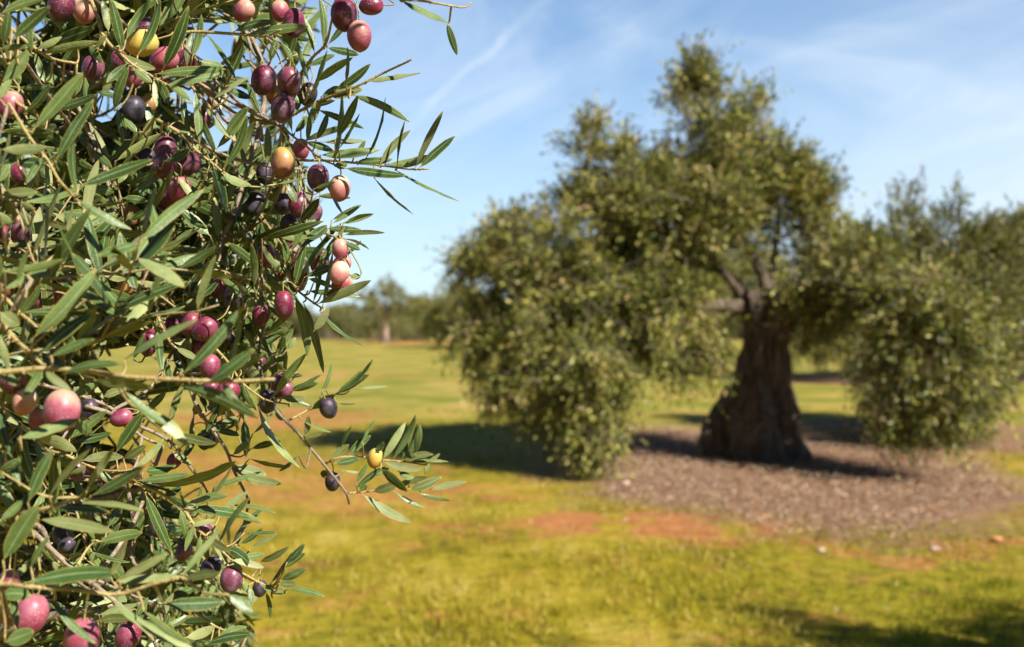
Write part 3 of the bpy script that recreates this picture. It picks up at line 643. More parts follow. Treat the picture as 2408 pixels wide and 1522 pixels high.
made = 0; tries = 0
while made < N_FILL and tries < 4000:
    tries += 1
    x = random.uniform(-180, 760); y = random.uniform(-150, 1640)
    if not inside(x, y) or in_gap(x, y): continue
    dense = 1.0
    if y > 900: dense = 1.35
    if y < 330: dense = .85
    if 330 < y < 800 and 250 < x < 680: dense = 1.6
    if random.random() > dense / 1.6: continue
    d = random.uniform(.92, 1.32) if random.random() < .8 else random.uniform(1.3, 1.7)
    if x < 190 and (made % 4 == 0): d = random.uniform(.56, .76)
    s = P(x, y, d)
    v = Vector((random.uniform(-.5, 1), random.uniform(-.6, .5), random.uniform(-1, .9)))
    pts = grow(s, v, random.uniform(.11, .22), 7, .06)
    tw = Twig(pts, .0013, .0007, 'f')
    pairs(tw, pts, mass_test)
    for j in range(N_SIDE):                   # side shoots
        b = random.choice(pts[1:])
        sp = grow(b, v.normalized() * .4 + Vector((random.gauss(0, .7), random.gauss(0, .5), random.gauss(0, .7))), random.uniform(.05, .14), 5, .05)
        if all(inside(*px(q)) and not in_gap(*px(q)) for q in sp[1:]):
            tw.wood.tube(sp, [.0010, .0009, .0008, .0008, .0007, .0006], 5); pairs(tw, sp, mass_test)
            tw.extra += sp[2:]
    if len(tw.leaves.f) < 60 or not all(inside(*px(q)) and not in_gap(*px(q)) for q in pts[2:]): continue
    dd, q, k = nearest(s, kinds=('limb', 'b'))
    if dd > .3: continue
    if dd > .004:
        m1 = q.lerp(s, .5) + Vector((0, .015, -.012))
        tw.wood.tube(smooth_path([q, m1, s], 3), [.0013] * 7, 5, 1)
    register(tw); made += 1

# side branches deep inside the crown, each with many leafy shoots
for b in range(7):
    tw = None
    y0 = (-60, 130, 330, 520, 720, 1080, 1380)[b]
    for j in range(2600):
        x = random.uniform(-150, 740); y = y0 + random.uniform(-160, 190); d = random.uniform(.95, 1.25) if random.random() < .55 else random.uniform(1.25, 1.75)
        if not inside(x, y) or in_gap(x, y): continue
        s0 = P(x, y, d); v = Vector((random.uniform(-.4, 1), random.uniform(-.6, .4), random.uniform(-.9, .8)))
        pts = grow(s0, v, random.uniform(.10, .2), 6, .06)
        if not all(inside(*px(q)) and not in_gap(*px(q)) for q in pts): continue
        if tw is None: tw = Twig(pts, .0022, .0008, 'br'); nsh = 0
        else:
            tw.wood.tube(pts, [.0014 - .0001 * i for i in range(7)], 5)
            root = min(tw.pts + tw.extra, key=lambda q: (q - s0).length)
            tw.wood.tube(smooth_path([root, root.lerp(s0, .5) + Vector((0, .02, -.015)), s0], 3), [.0017] * 7, 5)
            tw.extra += pts
        pairs(tw, pts, mass_test, .042, .072, .0115, (.15, .20)); nsh += 1
        if nsh >= (80 if b < 5 else 44): break
    if tw:
        dd, q, k = nearest(tw.pts[0], kinds=('limb',))
        tw.wood.tube(smooth_path([q, q.lerp(tw.pts[0], .5) + Vector((0, .03, -.03)), tw.pts[0]], 4), [.0035] * 9, 6)
        register(tw)

# twigs overhead, outside the frame, whose shade dapples the leaves
for i in range(13):
    b = random.choice([p for p, k in SAMP if k in (6, 7) and px(p)[1] < -150])
    pts = grow(b, Vector((random.uniform(-.4, .9), random.uniform(-.8, .2), random.uniform(-.8, .4))), random.uniform(.13, .24), 7, .05)
    tw = Twig(pts, .0014, .0007, 'f'); pairs(tw, pts, above_test)
    if all(px(q)[1] < -40 for q in pts): register(tw)

# leaves read off the photograph
CAM = Vector((0, 0, CAMZ))
for (r, d0), txt in LEAVES.items():
    sc = REG[r][0]
    for item in txt.replace('\n', '').split(';'):
        a = item.split(); bx, by, tx, ty, w = map(float, a[:5]); und = len(a) > 5
        (bx, by), (tx, ty) = RX(r, bx, by), RX(r, tx, ty); wpx = w * sc
        # settle the base on a twig when one passes there
        best = (1e9, None, None, None)
        for q, k in SAMP:
            if twigs[k].kind == 'limb': continue
            x, y = px(q); e = math.hypot(x - bx, y - by)
            if e > 60 or abs(q.y - d0) > .14: continue
            sco = e + 60 * abs(q.y - d0)
            if sco < best[0]: best = (sco, q, k, e)
        d = d0 + random.uniform(-.014, .014)
        if best[1] is not None and best[3] < 16: d = best[1].y - .002
        B = P(bx, by, d); L2 = math.hypot(tx - bx, ty - by) / F * d
        T = P(tx, ty, d + L2 * random.uniform(-.35, .25))
        L = (T - B).length; V = (CAM - B.lerp(T, .5)).normalized(); ax = (T - B).normalized()
        W = wpx / F * d * .88
        full = L * .17
        roll = random.uniform(-.6, .6)
        if W < full * .62:
            roll = math.acos(max(.12, W / full)) * random.choice((-1, 1)); W = full * .95
        else: W = W / max(.8, math.cos(roll)) * .98
        W = min(W, .0165)
        n = V - ax * V.dot(ax)
        if n.length < 1e-3: n = ax.orthogonal()
        n = Quaternion(ax, roll) @ n.normalized()
        if und: n = -n
        elif roll and n.z < 0 and random.random() < .5: n = Quaternion(ax, -2 * roll) @ n
        if best[1] is not None and best[3] < 60:
            k = best[2]; q = best[1]
        else:
            dd, q, k = nearest(B)
        tw = twigs[k]
        if (q - B).length > .0015:            # petiole or short side shoot back to the twig
            g = q.lerp(B, .5) + Vector((0, .003, -.15 * (q - B).length))
            tw.wood.tube(smooth_path([q, g, B], 3), [.0009, .0009, .0008, .0008, .0007, .0007, .0006], 5)
        leaf(tw.leaves, B, T, W, n, random.uniform(-.06, .07), random.uniform(-.5, .5), random.uniform(-.06, .06))

# trunk and limb wood outside the frame
bark = NT('olive_bark'); ob = bark.obj()
stre = bark.noise(bark.mapping(ob, (9, 9, 1.6)), 1.6, 6, .7, .4)
bc = bark.ramp(stre, [(.30, (.050, .036, .025)), (.5, (.19, .140, .100)), (.68, (.42, .33, .25))])
bc = bark.mix(bark.math('MULTIPLY', bark.step(bark.noise(ob, 5, 4), .5, .7), .5), bc, (.24, .195, .15))
M['bark'] = bark.finish(bark.bsdf(bc, .85, .2, bark.bump(bark.math('ADD', stre, bark.noise(ob, 60, 5, .7)), 1.0, .05)))
bp = NT('sunlit_bark'); pob = bp.obj()  # lighter bark colour: sun on the lone far trunk painted in
M['bark_sunlit'] = bp.finish(bp.bsdf(bp.ramp(bp.noise(bp.mapping(pob, (6, 6, 1.4)), 1.6, 5, .7), [(.3, (.16, .11, .08)), (.65, (.42, .31, .24))]), .85, .2))
tm = MB()
tm.tube(smooth_path([(-1.75, 1.35, -.05), (-1.72, 1.33, .35), (-1.66, 1.36, .8), (-1.55, 1.4, 1.25)], 5), [.26, .23, .2, .18, .17, .165, .16, .155, .15, .145, .14, .135, .13, .12, .11, .10], 14)
add_part(tm, 'trunk', M['bark'], near, NO, NO)
TOPS = Vector((-1.55, 1.4, 1.25))
for k, tw in enumerate(twigs):
    o0 = tw.pts[0]
    if tw.kind == 'limb':
        mid = TOPS.lerp(o0, .5) + Vector((0, .06, .05))
        tw.wood.tube(smooth_path([TOPS, mid, o0], 5), [.035, .032, .028, .025, .022, .020, .018, .016, .014, .0125, .011], 9, 1)
    wood = M['twig_young'] if tw.kind == 'y' else M['twig_mid'] if tw.kind in ('f', 'br') else M['twig_old']
    w = add_part(tw.wood, 'limb' if tw.kind == 'limb' else 'branch' if tw.kind == 'br' else 'twig', [wood, M['twig_old']], near, o0, NO)
    if tw.leaves.f:
        add_part(tw.leaves, 'leaves', LM, w, o0, o0)

# ------------------------------------------------------------------ olives
def olive_mesh(kind):
    mb = MB(); S, R = 20, 14; vs = []; fs = []
    for i in range(R + 1):
        th = math.pi * i / R; z = math.cos(th); r = math.sin(th)
        r = r ** .94 * (1 + .05 * z)
        zz = z * .0125
        if i == R: zz -= .0006
        if i == 0: zz -= .0011                # dimple at the stalk
        for k in range(S):
            ph = 2 * math.pi * k / S
            wob = 1 + .022 * mnoise.noise(Vector((math.cos(ph) * r, math.sin(ph) * r, z)) * 1.6 + Vector((len(kind) + ord(kind), 0, 0)))
            if kind == 'd': wob = 1 + .13 * math.sin(ph * 4 + z * 5) + .08 * math.sin(ph * 7 - z * 9)
            vs.append((math.cos(ph) * r * .01 * wob, math.sin(ph) * r * .01 * wob, zz))
    for i in range(R):
        for k in range(S):
            k2 = (k + 1) % S
            fs.append((i * S + k, (i + 1) * S + k, (i + 1) * S + k2, i * S + k2))
    mb.add(vs, fs)
    me = bpy.data.meshes.new('olive_' + kind); me.from_pydata(mb.v, [], mb.f); me.materials.append(OM[kind])
    me.polygons.foreach_set('use_smooth', [True] * len(me.polygons)); me.update(); return me
OMESH = {k: olive_mesh(k) for k in OM}
for line in OLIVES.strip().split('\n'):
    spec, label = line.split('|'); a = spec.split()
    x, y, w, h, d = map(float, a[:5]); d += .012; kind = a[5]; tilt = math.radians(float(a[6]))
    if abs(tilt) > math.radians(45): w, h = h, w
    sx = w * .5 / F * d / .01; sz = max(h * .5 / F * d / .0125, sx * 1.0)
    back = random.uniform(-.35, .35)
    axis = Vector((math.sin(tilt) * math.cos(back), math.sin(back), math.cos(tilt) * math.cos(back))).normalized()
    q = Vector((0, 0, 1)).rotation_difference(axis) @ Quaternion((0, 0, 1), random.uniform(0, 6.28))
    o = bpy.data.objects.new('olive', OMESH[kind]); o.location = P(x, y, d)
    o.rotation_mode = 'QUATERNION'; o.rotation_quaternion = q; o.scale = (sx, sx, sz); link(o)
    tag(o, label.strip(), 'olive', 'olives ripening on the near tree')
    top = o.location + axis * (.0125 * sz - .0011)
    _, tq, k = nearest(top + Vector((0, .004, .012)), up=.25)
    s1 = top + axis * min(.010, .4 * (tq - top).length); mid = s1.lerp(tq, .5) + Vector((0, .002, .15 * (tq - s1).length))
    path = smooth_path([top - axis * .002, s1, mid, tq], 4)
    sm = MB(); sm.tube(path, [.0009] + [.0006] * (len(path) - 2) + [.0008], 6)
    so = sm.build('stalk', M['stalk'], None, o.location)
    so.parent = o
    so.matrix_parent_inverse = Matrix.LocRotScale(o.location, q, o.scale).inverted()
# ------------------------------------------------------------------ grove trees
def grove_leaf_material(name, stops, tf=.10):
    n = NT(name); r = n.island(); ob = n.obj()
    tone = n.math('ADD', n.math('MULTIPLY', r, .85), n.math('MULTIPLY', n.math('SUBTRACT', n.noise(ob, 2.2, 4), .42), 1.3), clamp=True)
    c = n.ramp(tone, stops)
    sh = n.bsdf(c, .5, .35)
    return n.finish(n.translucent(sh, (.24, .22, .03), tf))
M['crown'] = grove_leaf_material('crown_leaf', [(0, (.022, .040, .006)), (.35, (.088, .110, .013)), (.64, (.235, .235, .036)), (.9, (.44, .40, .10)), (1, (.48, .33, .15))])
M['crown_soft'] = grove_leaf_material('soft_crown_leaf', [(0, (.028, .044, .007)), (.4, (.098, .115, .022)), (.75, (.20, .20, .048)), (1, (.34, .30, .11))])
M['crown_far'] = grove_leaf_material('far_crown_leaf', [(0, (.075, .090, .022)), (.4, (.14, .15, .040)), (.8, (.205, .20, .062)), (1, (.28, .245, .09))])  # leaf colours lifted to carry the haze of distance
nf = NT('far_fruit'); M['fruit'] = nf.finish(nf.bsdf(nf.ramp(nf.island(), [(0, (.08, .025, .04)), (.6, (.20, .09, .09)), (1, (.32, .20, .13))]), .6, .15))

def unit(a): return a / np.maximum(np.linalg.norm(a, axis=1, keepdims=True), 1e-9)
def crown_arrays(lobes, per_area, rs, leaf_len, nleaf=12, spray=.40):
    """lobes: (centre, radii, g) ; g>0 sprays rise, g<0 sprays hang. Returns leaf verts/faces and spray axes"""
    C0, SD = [], []
    for c, r, g in lobes:
        r = np.array(r); area = 4 * math.pi * ((r[0] * r[1]) ** 1.6 / 3 + (r[0] * r[2]) ** 1.6 / 3 + (r[1] * r[2]) ** 1.6 / 3) ** (1 / 1.6)
        n = max(12, int(area * per_area * min(1, max(.34, 1.25 - .32 * (c[2] - 1.9)))))
        dr = unit(rs.normal(size=(n, 3)))
        # knobbly surface: clumps and holes
        k = np.sin(dr @ np.array([5.1, 3.2, 4.4]) + c[0] * 3) * np.sin(dr @ np.array([-3.7, 6.1, 2.3]) + c[2] * 5)
        rad = rs.uniform(.35, 1.0, n) ** .55 * (1 + .20 * k + rs.normal(0, .07, n))
        q0 = np.array(c) + dr * r * rad[:, None]
        nc_ = max(4, n // 21); own = rs.integers(0, nc_, n)          # gather the sprays into clumps
        pull = rs.uniform(.62, 1.0, n)[:, None]
        q0 = q0 * (1 - pull) + (q0[own] + rs.normal(0, .085, (n, 3))) * pull
        C0.append(q0); dr = unit(q0 - np.array(c))
        s = dr * .75 + rs.normal(0, .45, (n, 3)); s[:, 2] += g
        SD.append(unit(s))
    C0 = np.concatenate(C0); SD = np.concatenate(SD); n = len(C0)
    Ls = rs.uniform(.55, 1.25, n) * spray * np.where(rs.uniform(0, 1, n) < .08, 1.8, 1)
    V = []
    for j in range(nleaf):
        t = (j + .5) / nleaf
        droop = np.array([0, 0, -1.0]) * (t * t * .25)
        base = C0 + SD * (Ls * (t - .35))[:, None] + droop * Ls[:, None]
        dirn = unit(SD * .75 + rs.normal(0, .45, (n, 3)))
        nor = unit(np.cross(dirn, rs.normal(size=(n, 3)))); sd = np.cross(dirn, nor)
        L = leaf_len * rs.uniform(.7, 1.25, n); W = L * rs.uniform(.13, .19, n)
        mid = base + dirn * (L * .48)[:, None] + nor * (L * .05)[:, None]
        V.append(np.stack([base, mid + sd * W[:, None], base + dirn * L[:, None], mid - sd * W[:, None]], 1))
    V = np.concatenate(V).reshape(-1, 3)
    V[:, 2] = np.maximum(V[:, 2], .03)
    Fc = np.arange(len(V)).reshape(-1, 4)
    return V, Fc, C0, SD, Ls

def spray_twigs(name, C0, SD, Ls, step, mat, parent, origin):
    a = (C0 - SD * (Ls * .55)[:, None])[::step]; b = (C0 + SD * (Ls * .55)[:, None])[::step]
    u = unit(np.cross(b - a, np.array([.3, .5, .8]))) * .004; w = unit(np.cross(b - a, u)) * .004
    V = np.stack([a + u, a - u * .5 + w, a - u * .5 - w, b + u * .4, b - u * .2 + w * .4, b - u * .2 - w * .4], 1).reshape(-1, 3)
    i = np.arange(len(a)) * 6
    Fc = np.concatenate([np.stack([i, i + 1, i + 4, i + 3], 1), np.stack([i + 1, i + 2, i + 5, i + 4], 1), np.stack([i + 2, i, i + 3, i + 5], 1)])
    return quads_object(name, V, Fc, mat, parent, origin)

def fruit_arrays(C0, rs, n, r):
    c = C0[rs.choice(len(C0), n)] + rs.normal(0, .05, (n, 3)); c[:, 2] -= .05
    e = np.array([[1, 0, 0], [0, 1, 0], [-1, 0, 0], [0, -1, 0]]) * r
    top = np.array([0, 0, 1.3 * r])
    V, Fc = [], []
    ring1 = c[:, None, :] + e[None] * .75 + np.array([0, 0, .8 * r]); ring2 = c[:, None, :] + e[None]; ring3 = c[:, None, :] + e[None] * .75 - np.array([0, 0, .8 * r])
    V = np.concatenate([ring1, ring2, ring3], 1).reshape(-1, 3); b = np.arange(n)[:, None] * 12
    fs = []
    for lv in (0, 4):
        for k in range(4):
            k2 = (k + 1) % 4; fs.append(b + np.array([[lv + k2, lv + k, lv + 4 + k, lv + 4 + k2]]))
    fs.append(b + np.array([[0, 1, 2, 3]])); fs.append(b + np.array([[11, 10, 9, 8]]))
    return V, np.concatenate(fs)

def trunk_mesh(levels, sides, seed, flute=.13):
    """levels: (z, cx, cy, rx, ry)"""
    mb = MB(); n = len(levels); vs = []
    for i, (z, cx, cy, rx, ry) in enumerate(levels):
        for k in range(sides):
            a = 2 * math.pi * k / sides
            tw = a + .55 * z
            m = 1 + flute * (math.sin(4 * tw + seed) * .6 + math.sin(7 * tw + 2.1 * seed + z * 1.4) * .5 + math.sin(11 * tw - z * 2) * .3)
            m += flute * .9 * mnoise.noise(Vector((math.cos(a) * 2.2 + seed, math.sin(a) * 2.2, z * 2.6))) + flute * .5 * mnoise.noise(Vector((math.cos(a) * 5 + seed, math.sin(a) * 5, z * 6)))
            vs.append((cx + math.cos(a) * rx * m, cy + math.sin(a) * ry * m, z))
    fs = [(i * sides + k, i * sides + (k + 1) % sides, (i + 1) * sides + (k + 1) % sides, (i + 1) * sides + k) for i in range(n - 1) for k in range(sides)]
    fs.append(tuple((n - 1) * sides + k for k in range(sides)))
    mb.add(vs, fs); return mb
def densify(lv, k):
    out = []
    a = np.array(lv); t = np.arange(len(a)); tt = np.linspace(0, len(a) - 1, (len(a) - 1) * k + 1)
    cols = [np.interp(tt, t, a[:, j]) for j in range(a.shape[1])]
    return list(zip(*cols))

def limb_tube(pts, r0, r1, k=5):
    path = smooth_path(pts, k); mb = MB(); n = len(path)
    path = [p + Vector((mnoise.noise(p * 3), mnoise.noise(p * 3 + Vector((9, 0, 0))), mnoise.noise(p * 3 + Vector((0, 7, 0))))) * r0 * .5 if 0 < i < n - 1 else p for i, p in enumerate(path)]
    mb.tube(path, [r0 + (r1 - r0) * (i / (n - 1)) ** .8 for i in range(n)], 9); return mb

# ---- the big tree
D0 = 11.8
TB = Vector(((1770 - CX) / F * D0, D0, 0)); big = tag(empty('olive_tree', TB), 'big old olive tree with a flaring dark trunk and tall crown on the mulch circle', 'tree')
def lv(y, xl, xr, d=D0, dep=.85):
    z = CAMZ + (HY - y) / F * d; cx = ((xl + xr) / 2 - CX) / F * d; r = (xr - xl) / 2 / F * d * .95
    return (z, cx, d, r, r * dep)
levels = [lv(1100, 1632, 1896), lv(1075, 1642, 1886), lv(1040, 1652, 1876), lv(1005, 1658, 1872), lv(965, 1682, 1866), lv(925, 1708, 1858), lv(880, 1730, 1852), lv(830, 1742, 1850),
          lv(790, 1748, 1856), lv(755, 1744, 1868), lv(725, 1738, 1882), lv(702, 1740, 1884), lv(684, 1752, 1862), lv(672, 1775, 1835)]
tk = trunk_mesh(densify(levels, 5), 96, 1.3, .22)
add_part(tk, 'trunk', M['bark'], big, TB, TB)
def Q(x, y, dd=0.0): return P(x, y, D0 + dd)
BL = [([Q(1770, 735), Q(1742, 727, -.1), Q(1705, 724, -.2), Q(1640, 722, -.3), Q(1560, 700, -.45), Q(1480, 720, -.6)], .13, .025),
      ([Q(1752, 720), Q(1735, 690), Q(1715, 660, -.1), Q(1660, 590, -.2), Q(1560, 500, -.2), Q(1460, 420, 0)], .085, .02),
      ([Q(1805, 725), Q(1803, 690, -.1), Q(1782, 625, -.1), Q(1745, 560, 0), Q(1705, 440, .1), Q(1665, 300, .1), Q(1645, 170, .1)], .095, .02),
      ([Q(1815, 720), Q(1812, 690, .1), Q(1822, 600, .5), Q(1830, 480, .8), Q(1800, 330, .7)], .075, .02),
      ([Q(1850, 735), Q(1890, 715, -.2), Q(1960, 670, -.5), Q(2050, 650, -.9), Q(2160, 670, -1.4), Q(2225, 790, -1.6)], .12, .02),
      ([Q(1855, 730), Q(1880, 690, .3), Q(1930, 600, .7), Q(1950, 500, .8)], .07, .02),
      ([Q(1765, 720), Q(1700, 640, .8), Q(1560, 620, 1.5), Q(1400, 640, 1.8)], .075, .02),
      ([Q(1640, 722, -.3), Q(1450, 800, -.8), Q(1400, 900, -.9)], .035, .012),
      ([Q(1560, 700, -.45), Q(1330, 640, -.5), Q(1150, 620, -.3)], .035, .012)]
for pts, r0, r1 in BL:
    add_part(limb_tube(pts, r0, r1), 'limb', M['bark'], big, TB, TB)
S = D0 / F
def lobe(x, y, rx, ry, dd, rd, g):
    return (tuple(Q(x, y, dd)), (rx * S * 1.04, rd * 1.05, ry * S * 1.04), g)
LOBES = [lobe(1640, 190, 50, 92, .1, .42, .9), lobe(1670, 320, 118, 100, .1, .7, .5), lobe(1785, 275, 52, 66, .2, .4, .7), lobe(1655, 250, 84, 85, .1, .55, .6), lobe(1625, 150, 42, 60, .1, .3, 1.0), lobe(1395, 330, 66, 66, -.1, .45, .5),
         lobe(1480, 420, 125, 88, 0, .75, .3), lobe(1590, 500, 170, 120, -.1, .95, .1), lobe(1840, 480, 95, 112, .1, .8, .2), lobe(1915, 455, 52, 62, .1, .45, .4),
         lobe(1300, 600, 150, 112, -.1, 1.0, 0), lobe(1135, 610, 66, 74, 0, .55, .1), lobe(1180, 545, 50, 40, .1, .4, .5), lobe(1140, 760, 74, 90, -.2, .6, -.4), lobe(1300, 790, 150, 130, -.5, .9, -.3),
         lobe(1225, 900, 90, 62, -.5, .55, -.7), lobe(1400, 905, 78, 110, -1.2, .6, -.8), lobe(1415, 1015, 66, 66, -1.5, .5, -.7), lobe(1330, 960, 66, 60, -1.0, .5, -.7),
         lobe(1540, 740, 115, 120, -.5, .8, -.3), lobe(1620, 830, 72, 52, -.3, .45, -.6), lobe(1585, 690, 60, 60, -.6, .5, -.3), lobe(1675, 490, 90, 70, -.5, .5, -.1),
         lobe(1945, 580, 80, 80, .2, .6, .1), lobe(2000, 640, 95, 85, -.6, .7, 0), lobe(1960, 720, 70, 60, -.2, .5, -.4), lobe(1905, 690, 52, 44, -.45, .4, -.3), lobe(2090, 715, 85, 80, -1.3, .6, -.2), lobe(2195, 715, 90, 80, -1.5, .6, -.1), lobe(2285, 775, 62, 85, -1.6, .5, -.3), lobe(2165, 860, 95, 85, -1.6, .6, -.5), lobe(2245, 930, 62, 68, -1.7, .5, -.7), lobe(2125, 955, 52, 58, -1.6, .45, -.7),
         lobe(1690, 420, 120, 90, 0, .7, .2), lobe(1800, 370, 80, 80, .1, .6, .3), lobe(1400, 480, 90, 70, -.1, .6, .2), lobe(1440, 700, 130, 120, -.5, .8, -.2), lobe(1300, 870, 130, 80, -.6, .7, -.5),
         lobe(1500, 600, 140, 90, 1.3, .8, 0), lobe(1350, 700, 150, 110, 1.2, .8, -.2), lobe(1770, 440, 110, 80, 1.0, .6, .1)]
rs = np.random.default_rng(5)
V, Fc, C0, SD, Ls = crown_arrays(LOBES, 138 * CROWN_Q, rs, .071)
cr = quads_object('crown', V, Fc, M['crown'], big, TB); cr.location = (0, 0, 0)
t_ = spray_twigs('twigs', C0, SD, Ls, 2, M['twig_old'], cr, TB); t_.location = (0, 0, 0)
fv, ff = fruit_arrays(C0, rs, 1500, .013)
fo = tag(quads_object('fruit', fv, ff, M['fruit'], cr, TB), kind='stuff'); fo.location = (0, 0, 0)

# ---- the bushy tree close behind on the right, its skirts down on the grass
D1 = 14.6; S1 = D1 / F; RB = Vector(((2185 - CX) * S1, D1, 0))
bush = tag(empty('olive_tree', RB), 'bushy olive tree right of the big trunk with leaves hanging down to the grass', 'tree')
def lb(x, y, rx, ry, dd, rd, g): return (tuple(P(x, y, D1 + dd)), (rx * S1, rd, ry * S1), g)
BLOBS = [lb(2105, 620, 95, 85, 0, .8, .3), lb(2240, 630, 90, 85, .1, .8, .3), lb(2030, 680, 90, 90, -.2, .8, .1), lb(2170, 720, 140, 110, -.6, 1.0, 0), lb(2300, 720, 85, 100, 0, .9, .1), lb(2360, 640, 62, 70, .4, .6, .3),
         lb(2130, 850, 105, 100, -1.3, .8, -.4), lb(2260, 850, 90, 105, -1.1, .8, -.4), lb(2090, 950, 62, 70, -1.7, .55, -.7), lb(2180, 985, 82, 62, -1.8, .6, -.7), lb(2275, 975, 62, 68, -1.5, .55, -.7), lb(2330, 830, 55, 80, -.4, .6, -.4),
         lb(2100, 500, 22, 60, 0, .2, 1.2), lb(2150, 480, 16, 66, .2, .18, 1.3), lb(2235, 470, 24, 78, 0, .2, 1.2), lb(2180, 520, 20, 50, -.2, .2, 1.2), lb(2330, 565, 44, 66, .2, .4, .9), lb(2385, 550, 40, 62, .4, .4, .9), lb(2290, 540, 26, 50, 0, .25, 1.1), lb(2040, 570, 30, 50, 0, .3, 1.0),
         lb(2180, 700, 170, 130, 1.0, .9, 0), lb(2180, 860, 130, 100, .4, .9, -.3)]
bt = trunk_mesh(densify([(-.05, RB.x, RB.y, .40, .38), (.15, RB.x, RB.y, .31, .30), (.5, RB.x + .03, RB.y, .24, .23), (.9, RB.x + .05, RB.y, .22, .21), (1.15, RB.x + .06, RB.y, .25, .22), (1.3, RB.x + .06, RB.y, .12, .12)], 4), 36, 4.2, .18)
add_part(bt, 'trunk', M['bark'], bush, RB, RB)
for tx, ty, td in ((2110, 590, 0), (2240, 600, .1), (2300, 720, 0), (2030, 680, -.2), (2170, 860, -1.2)):
    e = P(tx, ty, D1 + td); b0 = RB + Vector((.06, 0, 1.15))
    add_part(limb_tube([b0, b0.lerp(e, .45) + Vector((0, 0, .15)), e], .09, .02), 'limb', M['bark'], bush, RB, RB)
Vb, Fb, C0b, SDb, Lsb = crown_arrays(BLOBS, 100 * CROWN_Q, rs, .074)
cb = quads_object('crown', Vb, Fb, M['crown_soft'], bush, RB); cb.location = (0, 0, 0)
t_ = spray_twigs('twigs', C0b, SDb, Lsb, 2, M['twig_old'], cb, RB); t_.location = (0, 0, 0)

# ---- three kinds of grove tree behind, each a trunk with limbs and a crown; repeats are copies of these
def grove_tree(seed, height, spread, per, leaf_len, trunk_h, mat, nleaf=9, spray=.5):
    r_ = np.random.default_rng(seed); root = empty('olive_tree', (0, 0, 0))
    lvls = [(0 - .05, 0, 0, .42, .4), (.12, 0, 0, .34, .33), (.4, .02, 0, .25, .25), (trunk_h * .7, .05, .02, .21, .2), (trunk_h, .06, .03, .24, .23), (trunk_h + .15, .06, .03, .12, .12)]
    trunk_mesh(densify(lvls, 3), 28, seed).build('trunk', M['bark'], root)
    lobes = []; n = 9 + seed % 3
    for i in range(n):
        a = 2 * math.pi * i / n + r_.uniform(-.3, .3); rr = spread * r_.uniform(.45, .68)
        z = r_.uniform(.40, .62) * height; rad = spread * r_.uniform(.30, .44)
        lobes.append(((math.cos(a) * rr, math.sin(a) * rr, z), (rad, rad, rad * r_.uniform(.75, 1.1)), -.15))
        if i % 2 == 0:
            lobes.append(((math.cos(a) * spread * .72, math.sin(a) * spread * .72, z * .46), (rad * .75, rad * .75, rad * .8), -.7))
        if i % 3 == 0:
            limb_tube([Vector((.05, .02, trunk_h)), Vector((math.cos(a) * rr * .5, math.sin(a) * rr * .5, trunk_h + .5)), Vector((math.cos(a) * rr, math.sin(a) * rr, z))], .11, .03, 4).build('limb', M['bark'], root)
    for i in range(4):
        a = r_.uniform(0, 6.28); rr = spread * .3 * r_.uniform(0, 1)
        lobes.append(((math.cos(a) * rr, math.sin(a) * rr, height * r_.uniform(.68, .86)), (spread * .32, spread * .32, height * .15), .6))
    for i in range(9):                        # upright whips that make the outline spiky
        a = r_.uniform(0, 6.28); rr = spread * r_.uniform(.1, .75)
        lobes.append(((math.cos(a) * rr, math.sin(a) * rr, height * r_.uniform(.80, .93) * (1 - .22 * rr / spread)), (.16, .16, height * r_.uniform(.08, .13)), 1.2))
    Vv, Ff, c0, sd, ls = crown_arrays(lobes, per, r_, leaf_len, nleaf, spray)
    c = quads_object('crown', Vv, Ff, mat, root)
    spray_twigs('twigs', c0, sd, ls, 3, M['twig_old'], c, (0, 0, 0))
    return root
def copy_tree(o, parent=None):
    c = o.copy(); COL.objects.link(c); c.parent = parent
    for ch in o.children: copy_tree(ch, c)
    return c
used = set()
def plant(proto, x, y, rot, sc, label, group=None):
    o = proto if proto.name not in used else copy_tree(proto)
    used.add(proto.name)
    o.location = (x, y, 0); o.rotation_euler = (0, 0, rot); o.scale = (sc, sc, sc)
    tag(o, label, 'tree', group)
    return o
GRP = 'olive trees standing in rows across the grove'
A = grove_tree(3, 4.9, 2.9, 44 * CROWN_Q, .085, 1.3, M['crown'])
plant(A, 9.6, 28.0, .4, .95, 'olive tree on bare mulch glimpsed between the big trunk and the bushy tree', GRP)
plant(A, 6.4, 31.5, 2.0, 1.08, 'sunlit olive tree seen in the gap left of the big trunk', GRP)
plant(A, 14.6, 28.5, 3.6, 1.05, 'olive tree at the right edge behind the bushy one', GRP)
plant(A, 22.5, 42, 5.0, .95, 'olive tree far back at the right edge, mostly hidden by nearer crowns', GRP)
# the tree out of frame at right that shades the corner of the meadow
plant(A, 5.8, 1.4, 1.0, .97, 'olive tree just outside the right edge, seen only by its shade in the corner', GRP)
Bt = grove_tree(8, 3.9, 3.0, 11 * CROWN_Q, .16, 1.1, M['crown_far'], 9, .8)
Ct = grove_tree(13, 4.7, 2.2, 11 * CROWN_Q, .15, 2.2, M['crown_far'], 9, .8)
for ch in Ct.children:
    if ch.name.startswith('trunk'): ch.data.materials[0] = M['bark_sunlit']
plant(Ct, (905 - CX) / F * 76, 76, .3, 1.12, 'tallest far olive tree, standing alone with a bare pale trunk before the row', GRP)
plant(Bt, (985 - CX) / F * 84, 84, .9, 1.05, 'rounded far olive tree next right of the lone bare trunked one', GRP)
plant(A, (1075 - CX) / F * 62, 62, .9, .95, 'far olive tree half hidden by the left edge of the big crown', GRP)
FAR = 'low olive tree in the far row that closes the field'
xs = np.arange(-50, 62, 4.7)
